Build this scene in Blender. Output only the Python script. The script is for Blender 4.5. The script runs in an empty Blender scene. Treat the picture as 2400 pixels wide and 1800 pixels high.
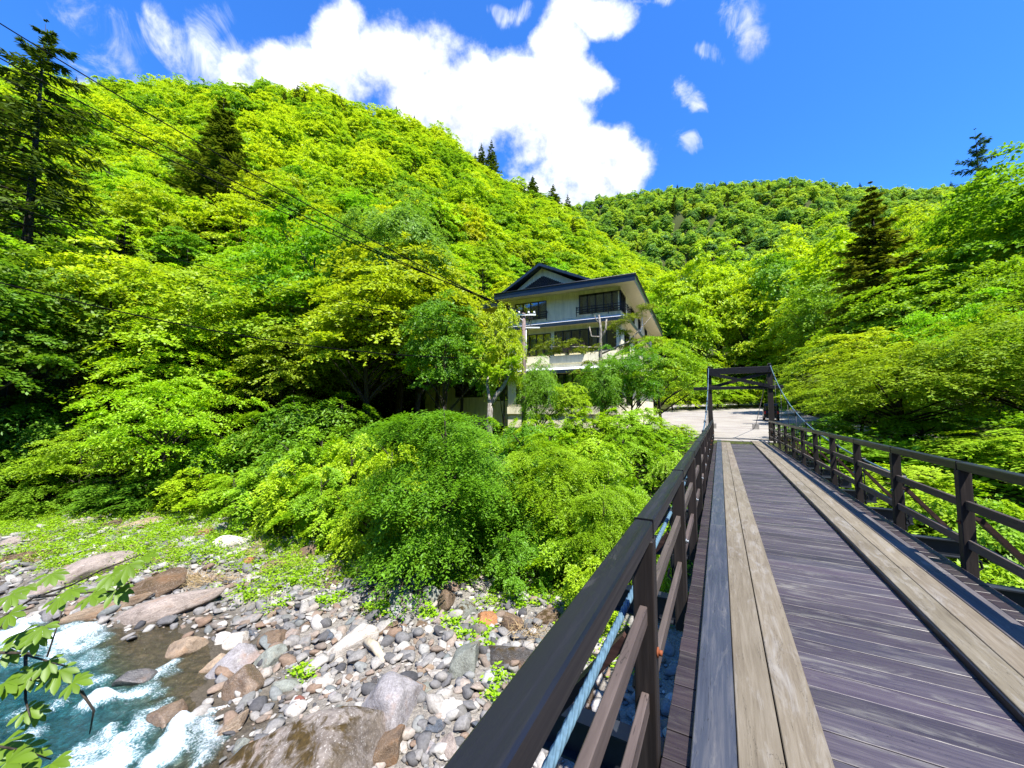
import bpy, math, random
import numpy as np
from mathutils import Vector, Matrix

# ------------------------------------------------------------------ camera, sky, sun, exposure
SC = bpy.context.scene
COL = SC.collection
F = 902.0                      # focal length in photo pixels (2400 wide)
CAMZ = 1.65
PITCH = math.radians(3.8)
BA = math.radians(28.3)       # bridge axis, clockwise from the viewing direction
cam = bpy.data.cameras.new('camera')
cam.sensor_width = 36.0
cam.lens = 36.0 * F / 2400.0
cam.clip_start = 0.05
cam.clip_end = 4000
co = bpy.data.objects.new('camera', cam)
COL.objects.link(co)
co.location = (0, 0, CAMZ)
co.rotation_euler = (math.pi / 2 + PITCH, 0, 0)
SC.camera = co
SC.view_settings.view_transform = 'Standard'
SC.view_settings.look = 'None'
SC.view_settings.gamma = 1
SC.view_settings.exposure = 1.3
try:
    SC.cycles.use_denoising = True
    SC.cycles.max_bounces = 7
    SC.cycles.diffuse_bounces = 3
    SC.cycles.transmission_bounces = 3
    SC.cycles.transparent_max_bounces = 8
    SC.cycles.caustics_reflective = False
    SC.cycles.caustics_refractive = False
except Exception:
    pass


def ray(px, py):
    a, b = (px - 1200) / F, (900 - py) / F
    return np.array([a, math.cos(PITCH) - b * math.sin(PITCH), math.sin(PITCH) + b * math.cos(PITCH)])


def at(px, py, Y):
    d = ray(px, py)
    return d * (Y / d[1]) + np.array([0, 0, CAMZ])


SUN_EL = math.radians(63)
SUN_AZ = math.atan2(0.36, -0.66)
sdir = Vector((math.sin(SUN_AZ) * math.cos(SUN_EL), math.cos(SUN_AZ) * math.cos(SUN_EL), math.sin(SUN_EL)))
sl = bpy.data.lights.new('sun', 'SUN')
sl.energy = 4.6
sl.angle = math.radians(0.5)
sl.color = (1.0, 0.95, 0.86)
so = bpy.data.objects.new('sun', sl)
COL.objects.link(so)
so.rotation_euler = sdir.to_track_quat('Z', 'Y').to_euler()

W = bpy.data.worlds.new('World')
SC.world = W
W.use_nodes = True
nt = W.node_tree
nt.nodes.clear()


class NG:
    """tiny node-graph helper"""
    def __init__(s, tree): s.t = tree
    def n(s, typ, **kw):
        x = s.t.nodes.new(typ)
        for k, v in kw.items(): setattr(x, k, v)
        return x
    def l(s, a, b): s.t.links.new(a, b)
    def put(s, sock, v):
        if hasattr(v, 'is_output') or isinstance(v, bpy.types.NodeSocket): s.t.links.new(v, sock)
        else: sock.default_value = v
    def m(s, op, a, b=None, c=None, clamp=False):
        x = s.t.nodes.new('ShaderNodeMath'); x.operation = op; x.use_clamp = clamp
        s.put(x.inputs[0], a)
        if b is not None: s.put(x.inputs[1], b)
        if c is not None: s.put(x.inputs[2], c)
        return x.outputs[0]
    def mix(s, fac, a, b, blend='MIX'):
        x = s.t.nodes.new('ShaderNodeMix'); x.data_type = 'RGBA'; x.blend_type = blend
        s.put(x.inputs[0], fac); s.put(x.inputs[6], a); s.put(x.inputs[7], b)
        return x.outputs[2]
    def ramp(s, fac, stops, interp='LINEAR'):
        x = s.t.nodes.new('ShaderNodeValToRGB'); cr = x.color_ramp; cr.interpolation = interp
        while len(cr.elements) < len(stops): cr.elements.new(0.5)
        for e, (p, c) in zip(cr.elements, stops):
            e.position = p; e.color = (c[0], c[1], c[2], 1) if len(c) == 3 else c
        s.put(x.inputs[0], fac)
        return x.outputs[0]
    def noise(s, vec, scale, detail=4, rough=0.55, dist=0.0, dim='3D'):
        x = s.t.nodes.new('ShaderNodeTexNoise'); x.noise_dimensions = dim
        x.inputs['Scale'].default_value = scale; x.inputs['Detail'].default_value = detail
        x.inputs['Roughness'].default_value = rough; x.inputs['Distortion'].default_value = dist
        if vec is not None: s.l(vec, x.inputs['Vector'])
        return x.outputs['Fac']
    def mapr(s, v, a, b, c=0.0, d=1.0, smooth=False):
        x = s.t.nodes.new('ShaderNodeMapRange')
        if smooth: x.interpolation_type = 'SMOOTHSTEP'
        s.put(x.inputs[0], v)
        for i, q in enumerate((a, b, c, d)): x.inputs[i + 1].default_value = q
        return x.outputs[0]


g = NG(nt)
wout = g.n('ShaderNodeOutputWorld')
bg = g.n('ShaderNodeBackground')
sky = g.n('ShaderNodeTexSky', sky_type='NISHITA')
sky.sun_disc = False
sky.sun_elevation = SUN_EL
sky.sun_rotation = SUN_AZ
sky.altitude = 1500
sky.ozone_density = 3.0
sky.dust_density = 0.3
tc = g.n('ShaderNodeTexCoord')
sep = g.n('ShaderNodeSeparateXYZ')
g.l(tc.outputs['Generated'], sep.inputs[0])
dx, dy, dz = sep.outputs
yy = g.m('MAXIMUM', dy, 0.05)
sx0, sz0 = g.m('DIVIDE', dx, yy), g.m('DIVIDE', dz, yy)
n1 = g.noise(tc.outputs['Generated'], 9, 7, 0.62)
n2 = g.noise(tc.outputs['Generated'], 3.2, 3, 0.5)
n3 = g.n('ShaderNodeTexNoise'); n3.inputs['Scale'].default_value = 6.5; n3.inputs['Detail'].default_value = 7
g.l(tc.outputs['Generated'], n3.inputs['Vector'])
sp3 = g.n('ShaderNodeSeparateColor'); g.l(n3.outputs['Color'], sp3.inputs[0])
sx = g.m('ADD', sx0, g.m('MULTIPLY', g.m('SUBTRACT', sp3.outputs[0], 0.5), 0.17))
sz = g.m('ADD', sz0, g.m('MULTIPLY', g.m('SUBTRACT', sp3.outputs[1], 0.5), 0.17))
# cloud bodies: centre and half axes as seen in the photo (2212-wide pixels), rotation, weight
CLOUDS = [(560, 150, 140, 80, 0, 1), (660, 190, 150, 110, 0, 1), (745, 95, 75, 120, 0, 1), (860, 130, 140, 105, 0, 1),
          (960, 230, 190, 130, 0, 1), (1110, 200, 170, 125, 0, 1), (1180, 250, 120, 140, -30, 1), (1205, 130, 55, 150, -15, 1),
          (1275, 35, 90, 60, 0, 1), (1410, 0, 100, 34, 0, .62), (1250, 180, 65, 75, 0, .9), (1310, 310, 90, 60, -10, 1),
          (1230, 370, 120, 95, 0, 1), (1330, 350, 75, 75, 0, 1), (1180, 420, 120, 70, 0, 1),
          (200, 70, 105, 140, 30, .62), (225, 140, 95, 95, 0, .5), (430, 70, 120, 80, 35, .55), (470, 120, 110, 80, 0, .7), (368, 172, 50, 34, 0, .45),
          (1605, 55, 60, 90, 25, .5), (1528, 118, 40, 32, 0, .62), (1485, 208, 50, 36, -30, .46), (1478, 303, 38, 36, -20, .45),
          (1105, 22, 60, 36, -20, .5), (330, 60, 50, 90, 30, .36)]
groups = {'big': None, 'thin': None}
for (cx, cy, rx, ry, an, wt) in CLOUDS:
    k = 2400 / 2212
    d = ray(cx * k, cy * k)
    c0, c1 = d[0] / d[1], d[2] / d[1]
    s = 1.0 / 831.0 / d[1]
    ca, sa = math.cos(math.radians(an)), math.sin(math.radians(an))
    ax, az = g.m('SUBTRACT', sx, c0), g.m('SUBTRACT', sz, c1)
    pu = g.m('ADD', g.m('MULTIPLY', ax, ca / (rx * s)), g.m('MULTIPLY', az, sa / (rx * s)))
    pv = g.m('ADD', g.m('MULTIPLY', ax, -sa / (ry * s)), g.m('MULTIPLY', az, ca / (ry * s)))
    dd = g.m('SQRT', g.m('ADD', g.m('MULTIPLY', pu, pu), g.m('MULTIPLY', pv, pv)))
    mk = g.m('SUBTRACT', 1.0, dd)
    key = 'big' if wt >= .8 else 'thin'
    groups[key] = mk if groups[key] is None else g.m('MAXIMUM', groups[key], mk)
nz = g.m('SUBTRACT', n1, 0.5)
stv = g.n('ShaderNodeMapping'); stv.inputs['Scale'].default_value = (1.25, 1.0, .9); stv.inputs['Rotation'].default_value = (0, math.radians(35), 0)
g.l(tc.outputs['Generated'], stv.inputs['Vector'])
n4 = g.noise(stv.outputs[0], 11, 8, 0.66, 0.9)
cov_b = g.mapr(g.m('ADD', g.m('MINIMUM', groups['big'], 0.5), g.m('MULTIPLY', nz, 1.7)), -0.04, 0.5, 0, 1, True)
cov_t = g.mapr(g.m('ADD', g.m('MINIMUM', groups['thin'], 0.62), g.m('MULTIPLY', g.m('SUBTRACT', n4, .5), 3.2)), 0.10, 1.25, 0, .85, True)
cov_t = g.m('MULTIPLY', cov_t, g.mapr(groups['thin'], -.15, .25, 0, 1, True))
cov = g.m('MAXIMUM', cov_b, cov_t)
cov = g.m('MULTIPLY', cov, g.m('GREATER_THAN', dy, 0.06))
shade = g.m('MULTIPLY', g.mapr(n2, 0.38, 0.6, 0.74, 1.0), g.mapr(n1, .3, .62, .86, 1.06))
ccol = g.n('ShaderNodeCombineColor')
for i, q in enumerate((4.2, 4.35, 4.5)): g.l(g.m('MULTIPLY', shade, q), ccol.inputs[i])
tint = g.mix(1.0, sky.outputs[0], (0.27, 0.68, 1.2, 1), 'MULTIPLY')
fin = g.mix(cov, tint, ccol.outputs[0])
g.l(fin, bg.inputs[0])
bg.inputs[1].default_value = 0.135
g.l(bg.outputs[0], wout.inputs[0])

# ------------------------------------------------------------------ helpers
rng = np.random.default_rng(11)
random.seed(5)


def mesh_np(name, V, Fq, mat=None, smooth=False, attrs=None):
    """V (n,3), Fq (m,k) with one k, or a list of such arrays"""
    me = bpy.data.meshes.new(name)
    if not isinstance(Fq, list): Fq = [Fq]
    Fq = [np.asarray(f, dtype=np.int32) for f in Fq if len(f)]
    V = np.asarray(V, dtype=np.float32)
    nl = sum(f.size for f in Fq); nf = sum(len(f) for f in Fq)
    me.vertices.add(len(V)); me.vertices.foreach_set('co', V.ravel())
    me.loops.add(nl); me.loops.foreach_set('vertex_index', np.concatenate([f.ravel() for f in Fq]))
    me.polygons.add(nf)
    tot = np.concatenate([np.full(len(f), f.shape[1], np.int32) for f in Fq])
    st = np.concatenate([[0], np.cumsum(tot)[:-1]]).astype(np.int32)
    me.polygons.foreach_set('loop_start', st)
    if smooth: me.polygons.foreach_set('use_smooth', np.ones(nf, bool))
    for k, (dom, arr) in (attrs or {}).items():
        a = me.attributes.new(k, 'FLOAT', dom)
        a.data.foreach_set('value', np.asarray(arr, np.float32).ravel())
    me.update(calc_edges=True)
    me.validate()
    if mat: me.materials.append(mat)
    return me


def link(name, me, parent=None, loc=None, rot=None):
    o = bpy.data.objects.new(name, me)
    COL.objects.link(o)
    if parent: o.parent = parent
    if loc is not None: o.location = loc
    if rot is not None: o.rotation_euler = rot
    return o


def tag(o, label=None, cat=None, group=None, kind=None):
    if label: o['label'] = label
    if cat: o['category'] = cat
    if group: o['group'] = group
    if kind: o['kind'] = kind
    return o


def thing(name, label, cat, loc=(0, 0, 0), rz=0, group=None):
    o = link(name, None, None, loc, (0, 0, rz))
    o.empty_display_size = 0.2
    return tag(o, label, cat, group)


class MB:
    def __init__(s): s.v = []; s.f = []; s.a = []
    def add(s, V, Fs, a=0.0):
        b = len(s.v); s.v.extend([tuple(p) for p in V])
        s.f.extend([tuple(i + b for i in f) for f in Fs]); s.a.extend([a] * len(Fs))
    def box(s, x0, x1, y0, y1, z0, z1, a=0.0, bev=0.0):
        if bev <= 0:
            V = [(x, y, z) for z in (z0, z1) for y in (y0, y1) for x in (x0, x1)]
            s.add(V, [(0, 2, 3, 1), (4, 5, 7, 6), (0, 1, 5, 4), (2, 6, 7, 3), (0, 4, 6, 2), (1, 3, 7, 5)], a)
        else:
            b = bev; V = []
            for (X, Y, Z, sx, sy, sz) in [(x, y, z, sx, sy, sz) for (z, sz) in ((z0, 1), (z1, -1)) for (y, sy) in ((y0, 1), (y1, -1)) for (x, sx) in ((x0, 1), (x1, -1))]:
                V += [(X, Y + sy * b, Z + sz * b), (X + sx * b, Y, Z + sz * b), (X + sx * b, Y + sy * b, Z)]
            c = lambda i, k: i * 3 + k
            Fs = [(c(0, 0), c(4, 0), c(6, 0), c(2, 0)), (c(1, 0), c(3, 0), c(7, 0), c(5, 0)),
                  (c(0, 1), c(1, 1), c(5, 1), c(4, 1)), (c(2, 1), c(6, 1), c(7, 1), c(3, 1)),
                  (c(0, 2), c(2, 2), c(3, 2), c(1, 2)), (c(4, 2), c(5, 2), c(7, 2), c(6, 2))]
            for i in range(8): Fs.append((c(i, 0), c(i, 1), c(i, 2)))
            E = [((0, 1), (1, 2)), ((2, 3), (1, 2)), ((4, 5), (1, 2)), ((6, 7), (1, 2)), ((0, 2), (0, 2)), ((1, 3), (0, 2)), ((4, 6), (0, 2)), ((5, 7), (0, 2)),
                 ((0, 4), (0, 1)), ((1, 5), (0, 1)), ((2, 6), (0, 1)), ((3, 7), (0, 1))]
            for (i, j), (p, q) in E: Fs.append((c(i, p), c(i, q), c(j, q), c(j, p)))
            s.add(V, Fs, a)
        return s
    def bar(s, p, q, w, h, up=(0, 0, 1), a=0.0):
        p, q = Vector(p), Vector(q); d = (q - p).normalized(); u = Vector(up)
        r = d.cross(u)
        if r.length < 1e-4: r = d.cross(Vector((1, 0, 0)))
        r.normalize(); u = r.cross(d)
        V = [e + r * (sx * w / 2) + u * (sz * h / 2) for e in (p, q) for (sx, sz) in ((-1, -1), (1, -1), (1, 1), (-1, 1))]
        s.add(V, [(3, 2, 1, 0), (4, 5, 6, 7), (0, 1, 5, 4), (1, 2, 6, 5), (2, 3, 7, 6), (3, 0, 4, 7)], a)
        return s
    def tube(s, pts, rad, n=8, a=0.0, cap=True):
        pts = [Vector(p) for p in pts]
        if not hasattr(rad, '__len__'): rad = [rad] * len(pts)
        V = []; Fs = []
        prev = None
        for i, p in enumerate(pts):
            d = (pts[min(i + 1, len(pts) - 1)] - pts[max(i - 1, 0)]).normalized()
            r = d.cross(Vector((0, 0, 1))) if prev is None else prev - d * prev.dot(d)
            if r.length < 1e-4: r = d.cross(Vector((1, 0, 0)))
            r.normalize(); prev = r; u = r.cross(d)
            for k in range(n):
                t = 2 * math.pi * k / n
                V.append(p + (r * math.cos(t) + u * math.sin(t)) * rad[i])
        for i in range(len(pts) - 1):
            for k in range(n):
                k2 = (k + 1) % n
                Fs.append((i * n + k, i * n + k2, (i + 1) * n + k2, (i + 1) * n + k))
        if cap:
            Fs.append(tuple(range(n))[::-1]); Fs.append(tuple((len(pts) - 1) * n + k for k in range(n)))
        s.add(V, Fs, a)
        return s
    def poly(s, V, a=0.0): s.add(V, [tuple(range(len(V)))], a); return s
    def build(s, name, mat, parent=None, smooth=False, loc=None, rot=None):
        me = bpy.data.meshes.new(name); me.from_pydata([tuple(p) for p in s.v], [], s.f)
        at_ = me.attributes.new('var', 'FLOAT', 'FACE'); at_.data.foreach_set('value', s.a)
        if smooth: me.polygons.foreach_set('use_smooth', [True] * len(me.polygons))
        me.materials.append(mat); me.update()
        return link(name, me, parent, loc, rot)


def mat(name):
    m = bpy.data.materials.new(name); m.use_nodes = True
    m.node_tree.nodes.clear()
    g = NG(m.node_tree)
    out = g.n('ShaderNodeOutputMaterial')
    return m, g, out


def pbr(g, out, col, rough=0.6, spec=0.5, metal=0.0, bump=None, bstr=0.3, bdist=0.02):
    p = g.n('ShaderNodeBsdfPrincipled')
    g.put(p.inputs['Base Color'], col if not isinstance(col, tuple) or len(col) == 4 else (*col, 1))
    g.put(p.inputs['Roughness'], rough); g.put(p.inputs['Specular IOR Level'], spec); p.inputs['Metallic'].default_value = metal
    if bump is not None:
        b = g.n('ShaderNodeBump'); b.inputs['Strength'].default_value = bstr; b.inputs['Distance'].default_value = bdist
        g.l(bump, b.inputs['Height']); g.l(b.outputs[0], p.inputs['Normal'])
    g.l(p.outputs[0], out.inputs[0])
    return p


def scaled(g, vec, s):
    x = g.n('ShaderNodeMapping'); x.inputs['Scale'].default_value = s
    g.l(vec, x.inputs['Vector'])
    return x.outputs[0]


M = {}


def plain(name, col, rough=0.6, spec=0.4, metal=0.0, nscale=6, amp=0.25):
    m, g, out = mat(name)
    t = g.n('ShaderNodeTexCoord').outputs['Object']
    n = g.noise(t, nscale, 5)
    if name == 'cream_wall':
        n = g.noise(scaled(g, t, (2.2, 2.2, .35)), 1.6, 7, .7); amp = .32
    c = g.mix(1.0, (*col, 1), g.ramp(n, [(0.25, (1 - amp,) * 3), (0.75, (1 + amp * .6,) * 3)]), 'MULTIPLY')
    pbr(g, out, c, rough, spec, metal, n, 0.12, 0.01)
    M[name] = m
    return m


def wood(name, stops, axis, rough=0.55, spec=0.4, grain=14, bstr=0.25, wear=None, edges=False):
    """stops: ramp over grain noise; axis: grain direction 0/1/2 in object space; face attribute var shifts each board"""
    m, g, out = mat(name)
    t = g.n('ShaderNodeTexCoord').outputs['Object']
    v = g.n('ShaderNodeAttribute', attribute_name='var').outputs['Fac']
    off = g.n('ShaderNodeVectorMath', operation='ADD')
    g.l(t, off.inputs[0])
    cx = g.n('ShaderNodeCombineXYZ'); g.l(g.m('MULTIPLY', v, 37.0), cx.inputs[(axis)])
    g.l(cx.outputs[0], off.inputs[1])
    s = [grain] * 3; s[axis] = grain * 0.06
    n = g.noise(scaled(g, off.outputs[0], s), 1.6, 7, 0.65, 0.6)
    s2 = [grain * 3.5] * 3; s2[axis] = grain * 0.12
    nf = g.noise(scaled(g, off.outputs[0], s2), 1.5, 5, 0.6)
    nb = g.noise(off.outputs[0], 1.3, 3, 0.5)
    fac = g.m('ADD', g.m('MULTIPLY', n, 0.55), g.m('ADD', g.m('MULTIPLY', nf, 0.2), g.m('MULTIPLY', nb, 0.25)))
    c = g.ramp(fac, stops)
    hs = g.n('ShaderNodeHueSaturation')
    g.l(c, hs.inputs['Color'])
    g.l(g.mapr(v, 0, 1, 0.62, 1.35), hs.inputs['Value'])
    g.l(g.mapr(g.m('FRACT', g.m('MULTIPLY', v, 7.3)), 0, 1, *((0.44, 0.545) if edges else (0.485, 0.512))), hs.inputs['Hue'])
    c = hs.outputs[0]
    cr = g.noise(scaled(g, off.outputs[0], [q * .55 for q in s]), 1.1, 5, .6, .5)
    crk = g.m('LESS_THAN', g.m('ABSOLUTE', g.m('SUBTRACT', cr, .5)), .0020)
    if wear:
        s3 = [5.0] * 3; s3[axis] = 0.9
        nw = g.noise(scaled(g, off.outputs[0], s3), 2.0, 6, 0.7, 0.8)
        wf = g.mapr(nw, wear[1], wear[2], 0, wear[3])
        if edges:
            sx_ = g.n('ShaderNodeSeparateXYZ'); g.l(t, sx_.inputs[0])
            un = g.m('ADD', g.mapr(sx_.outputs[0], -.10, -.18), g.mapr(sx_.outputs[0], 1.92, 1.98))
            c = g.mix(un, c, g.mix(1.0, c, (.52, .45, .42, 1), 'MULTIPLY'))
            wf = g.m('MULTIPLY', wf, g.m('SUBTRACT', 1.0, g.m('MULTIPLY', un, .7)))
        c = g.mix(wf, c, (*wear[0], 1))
    c = g.mix(g.m('MULTIPLY', crk, .6), c, (.003, .003, .003, 1))
    pbr(g, out, c, g.mapr(nf, 0.3, 0.7, rough - .1, rough + .15), spec, 0, fac, bstr, 0.01)
    M[name] = m
    return m


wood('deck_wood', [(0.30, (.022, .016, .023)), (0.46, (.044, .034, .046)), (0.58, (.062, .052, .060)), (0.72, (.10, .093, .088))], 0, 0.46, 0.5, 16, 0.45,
     ((.25, .24, .205), 0.52, 0.74, 0.6), True)  # pale streaks: bleached wear, strengthened to stand in for glare as well
wood('runner_wood', [(0.3, (.085, .066, .045)), (0.5, (.155, .13, .094)), (0.7, (.22, .192, .15))], 1, 0.65, 0.3, 18, 0.4, ((.29, .28, .265), 0.52, 0.75, 0.6))
wood('edge_runner_wood', [(0.3, (.022, .027, .042)), (0.5, (.042, .05, .07)), (0.75, (.12, .115, .12))], 1, 0.5, 0.45, 14, 0.25, ((.2, .19, .175), 0.56, 0.78, 0.6))
wood('worn_runner_wood', [(0.3, (.045, .038, .04)), (0.5, (.085, .075, .078)), (0.75, (.18, .165, .155))], 1, 0.55, 0.4, 14, 0.25, ((.26, .245, .225), 0.54, 0.76, 0.6))
wood('rail_wood', [(0.3, (.003, .003, .005)), (0.55, (.0065, .0065, .0105)), (0.75, (.02, .0195, .024))], 1, 0.42, 0.5, 10, 0.25, ((.12, .11, .105), 0.6, 0.8, 0.5))
wood('slat_wood', [(0.3, (.035, .026, .023)), (0.5, (.075, .058, .05)), (0.7, (.13, .105, .092))], 1, 0.6, 0.35, 12, 0.3)
wood('post_wood', [(0.3, (.007, .005, .0045)), (0.5, (.014, .0105, .0095)), (0.75, (.042, .033, .027))], 2, 0.6, 0.35, 12, 0.3)
wood('brace_wood', [(0.3, (.02, .01, .008)), (0.5, (.045, .022, .017)), (0.75, (.1, .06, .045))], 0, 0.6, 0.35, 12, 0.3)
plain('steel_navy', (.03, .035, .045), 0.45, 0.5, 0.3)
plain('steel_grey', (.22, .25, .28), 0.4, 0.5, 0.6)
plain('steel_dark', (.02, .022, .025), 0.4, 0.5, 0.4)
plain('rust', (.22, .06, .02), 0.8)
plain('cable_blue', (.085, .16, .225), 0.6, 0.4, 0.0, 30, .4)
plain('black_wire', (.004, .004, .005), 0.9, .05)
plain('cream_wall', (.80, .74, .54), 0.8, 0.2, 0, 3, .08)
plain('soffit', (.55, .48, .28), 0.8, 0.2, 0, 3, .1)
plain('navy_roof', (.016, .03, .05), 0.35, 0.5, 0.1, 4, .25)
plain('white_metal', (.74, .76, .78), 0.4, 0.4)
plain('dark_frame', (.014, .013, .016), 0.45)
plain('dark_slats', (.03, .02, .018), 0.6)
plain('interior', (.03, .026, .022), 0.9)
plain('curtain', (.6, .6, .55), 0.9)
plain('concrete', (.30, .28, .26), 0.85, 0.2, 0, 5, .3)
plain('pole_wood', (.22, .17, .16), 0.8, .2, 0, 10, .4)
plain('car_black', (.006, .006, .008), 0.2, .5)
plain('tyre', (.012, .012, .012), 0.8)
plain('plate_yellow', (.8, .6, .02), 0.5)
plain('lamp_red', (.4, .02, .02), 0.25)
plain('glass_dark', (.008, .01, .012), 0.05, .6)

m, g, out = mat('window_glass')
fr = g.n('ShaderNodeFresnel'); fr.inputs[0].default_value = 1.5
tr = g.n('ShaderNodeBsdfTransparent'); tr.inputs[0].default_value = (.75, .8, .8, 1)
gl = g.n('ShaderNodeBsdfGlossy'); gl.inputs['Roughness'].default_value = 0.03
mx = g.n('ShaderNodeMixShader'); g.l(g.m('ADD', g.m('MULTIPLY', fr.outputs[0], 1.2), .12), mx.inputs[0])
g.l(tr.outputs[0], mx.inputs[1]); g.l(gl.outputs[0], mx.inputs[2]); g.l(mx.outputs[0], out.inputs[0])
M['window_glass'] = m

# siding: horizontal boards, real grooves come from the mesh
def leafmat(name, stops, transl=0.48, rough=0.5, gloss=0.018, var=(0.7, 1.25)):
    m, g, out = mat(name)
    oi = g.n('ShaderNodeObjectInfo')
    c = g.ramp(oi.outputs['Random'], stops)
    c = g.mix(1.0, c, oi.outputs['Color'], 'MULTIPLY')
    geo = g.n('ShaderNodeNewGeometry')
    c = g.mix(1.0, c, g.ramp(geo.outputs['Random Per Island'], [(0, (var[0], var[0], var[0])), (1, (var[1], var[1] * .97, var[1]))]), 'MULTIPLY')
    d = g.n('ShaderNodeBsdfDiffuse'); t = g.n('ShaderNodeBsdfTranslucent')
    g.l(c, d.inputs[0])
    tc_ = g.mix(1.0, c, (1.15, 1.1, .55, 1), 'MULTIPLY'); g.l(tc_, t.inputs[0])
    a = g.n('ShaderNodeMixShader'); a.inputs[0].default_value = transl
    g.l(d.outputs[0], a.inputs[1]); g.l(t.outputs[0], a.inputs[2])
    gl = g.n('ShaderNodeBsdfGlossy'); gl.inputs['Roughness'].default_value = rough; gl.inputs[0].default_value = (.9, .95, .9, 1)
    b = g.n('ShaderNodeMixShader'); b.inputs[0].default_value = gloss
    g.l(a.outputs[0], b.inputs[1]); g.l(gl.outputs[0], b.inputs[2])
    g.l(b.outputs[0], out.inputs[0])
    M[name] = m
    return m


leafmat('leaf_bright', [(0, (.16, .33, .02)), (.2, (.26, .45, .018)), (.35, (.34, .51, .018)), (.7, (.41, .56, .018)), (1, (.46, .58, .018))])
leafmat('leaf_green', [(0, (.17, .34, .014)), (.5, (.22, .41, .014)), (1, (.28, .46, .012))])
leafmat('leaf_dark', [(0, (.05, .085, .014)), (.5, (.065, .10, .014)), (1, (.09, .125, .018))], 0.3, .6, .015)
leafmat('leaf_far', [(0, (.13, .27, .07)), (.25, (.22, .40, .06)), (.6, (.32, .50, .05)), (1, (.42, .55, .05))], .45)

m, g, out = mat('bark')
t = g.n('ShaderNodeTexCoord').outputs['Object']
n = g.noise(scaled(g, t, (6, 6, 1.5)), 2.5, 6, .65)
oi = g.n('ShaderNodeObjectInfo')
pbr(g, out, g.mix(1.0, g.ramp(n, [(.3, (.02, .016, .012)), (.55, (.05, .042, .034)), (.75, (.12, .11, .095))]), oi.outputs['Color'], 'MULTIPLY'), .9, .15, 0, n, .6, .03)
M['bark'] = m
m, g, out = mat('pale_bark')
t = g.n('ShaderNodeTexCoord').outputs['Object']
n = g.noise(scaled(g, t, (7, 7, 2)), 2.5, 6, .65)
pbr(g, out, g.ramp(n, [(.32, (.03, .025, .02)), (.5, (.2, .18, .15)), (.7, (.5, .47, .42))]), .9, .15, 0, n, .6, .03)
M['pale_bark'] = m


def rockmat(name, moss=0.0, wet=False):
    m, g, out = mat(name)
    t = g.n('ShaderNodeTexCoord').outputs['Object']
    oi = g.n('ShaderNodeObjectInfo')
    off = g.n('ShaderNodeVectorMath', operation='ADD'); g.l(t, off.inputs[0])
    cx = g.n('ShaderNodeCombineXYZ'); g.l(g.m('MULTIPLY', oi.outputs['Random'], 50), cx.inputs[0]); g.l(cx.outputs[0], off.inputs[1])
    p = off.outputs[0]
    n = g.noise(p, 2.2, 8, .65, .4); nf = g.noise(p, 14, 6, .7); sp = g.noise(p, 40, 2, .5)
    c = g.mix(1.0, oi.outputs['Color'], g.ramp(n, [(.28, (.5, .46, .42)), (.5, (1, 1, 1)), (.72, (1.35, 1.33, 1.3))]), 'MULTIPLY')
    c = g.mix(1.0, c, g.ramp(nf, [(.3, (.62, .6, .6)), (.6, (1.1, 1.1, 1.1))]), 'MULTIPLY')
    c = g.mix(g.mapr(sp, .60, .68, 0, .35), c, (.6, .58, .54, 1))
    ir = g.noise(p, 1.1, 4, .6)
    c = g.mix(g.mapr(ir, .56, .75, 0, .55), c, (.22, .11, .045, 1))
    if moss:
        geo = g.n('ShaderNodeNewGeometry'); s = g.n('ShaderNodeSeparateXYZ'); g.l(geo.outputs['Normal'], s.inputs[0])
        k = g.m('MULTIPLY', g.mapr(s.outputs[2], .25, .8, 0, 1), g.mapr(g.noise(p, 3.3, 8, .7, .8), .50 - moss * .1, .56, 0, 1))
        c = g.mix(k, c, g.ramp(nf, [(.3, (.02, .014, .004)), (.6, (.06, .038, .010)), (.75, (.11, .075, .016))]))
    pbr(g, out, c, .25 if wet else .78, .5 if wet else .25, 0, g.m('ADD', n, g.m('MULTIPLY', nf, .35)), .75, .06)
    M[name] = m


rockmat('rock'); rockmat('mossy_rock', .6); rockmat('wet_rock', 0, True)

# ------------------------------------------------------------------ noise and terrain
def _h(ix, iy, iz=0):
    h = (ix * 374761393 + iy * 668265263 + iz * 2147483647 + 1274126177) & 0xffffffff
    h = ((h ^ (h >> 13)) * 1274126177) & 0xffffffff
    return ((h ^ (h >> 16)) & 0xffff) / 65535.0


def vnoise(x, y, z=None):
    x = np.asarray(x, float); y = np.asarray(y, float)
    z = np.zeros_like(x) if z is None else np.asarray(z, float)
    x0, y0, z0 = np.floor(x), np.floor(y), np.floor(z)
    fx, fy, fz = x - x0, y - y0, z - z0
    fx, fy, fz = [f * f * (3 - 2 * f) for f in (fx, fy, fz)]
    x0, y0, z0 = x0.astype(np.int64), y0.astype(np.int64), z0.astype(np.int64)
    r = 0
    for i in (0, 1):
        for j in (0, 1):
            for k in (0, 1):
                w = (fx if i else 1 - fx) * (fy if j else 1 - fy) * (fz if k else 1 - fz)
                r = r + w * _h(x0 + i, y0 + j, z0 + k)
    return r


def fbm(x, y, z=None, o=4):
    r, a, s = 0, .5, 1.0
    for i in range(o):
        r = r + a * (vnoise(np.asarray(x) * s + i * 17.3, np.asarray(y) * s + i * 9.1, None if z is None else np.asarray(z) * s + i * 5.7) - .5)
        a *= .5; s *= 2.03
    return r * 2


SA, CA = math.sin(BA), math.cos(BA)
def uv(x, y): return SA * x + CA * y, CA * x - SA * y
def xy(u, v): return SA * u + CA * v, CA * u - SA * v
def sst(t): t = np.clip(t, 0, 1); return t * t * (3 - 2 * t)


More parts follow.
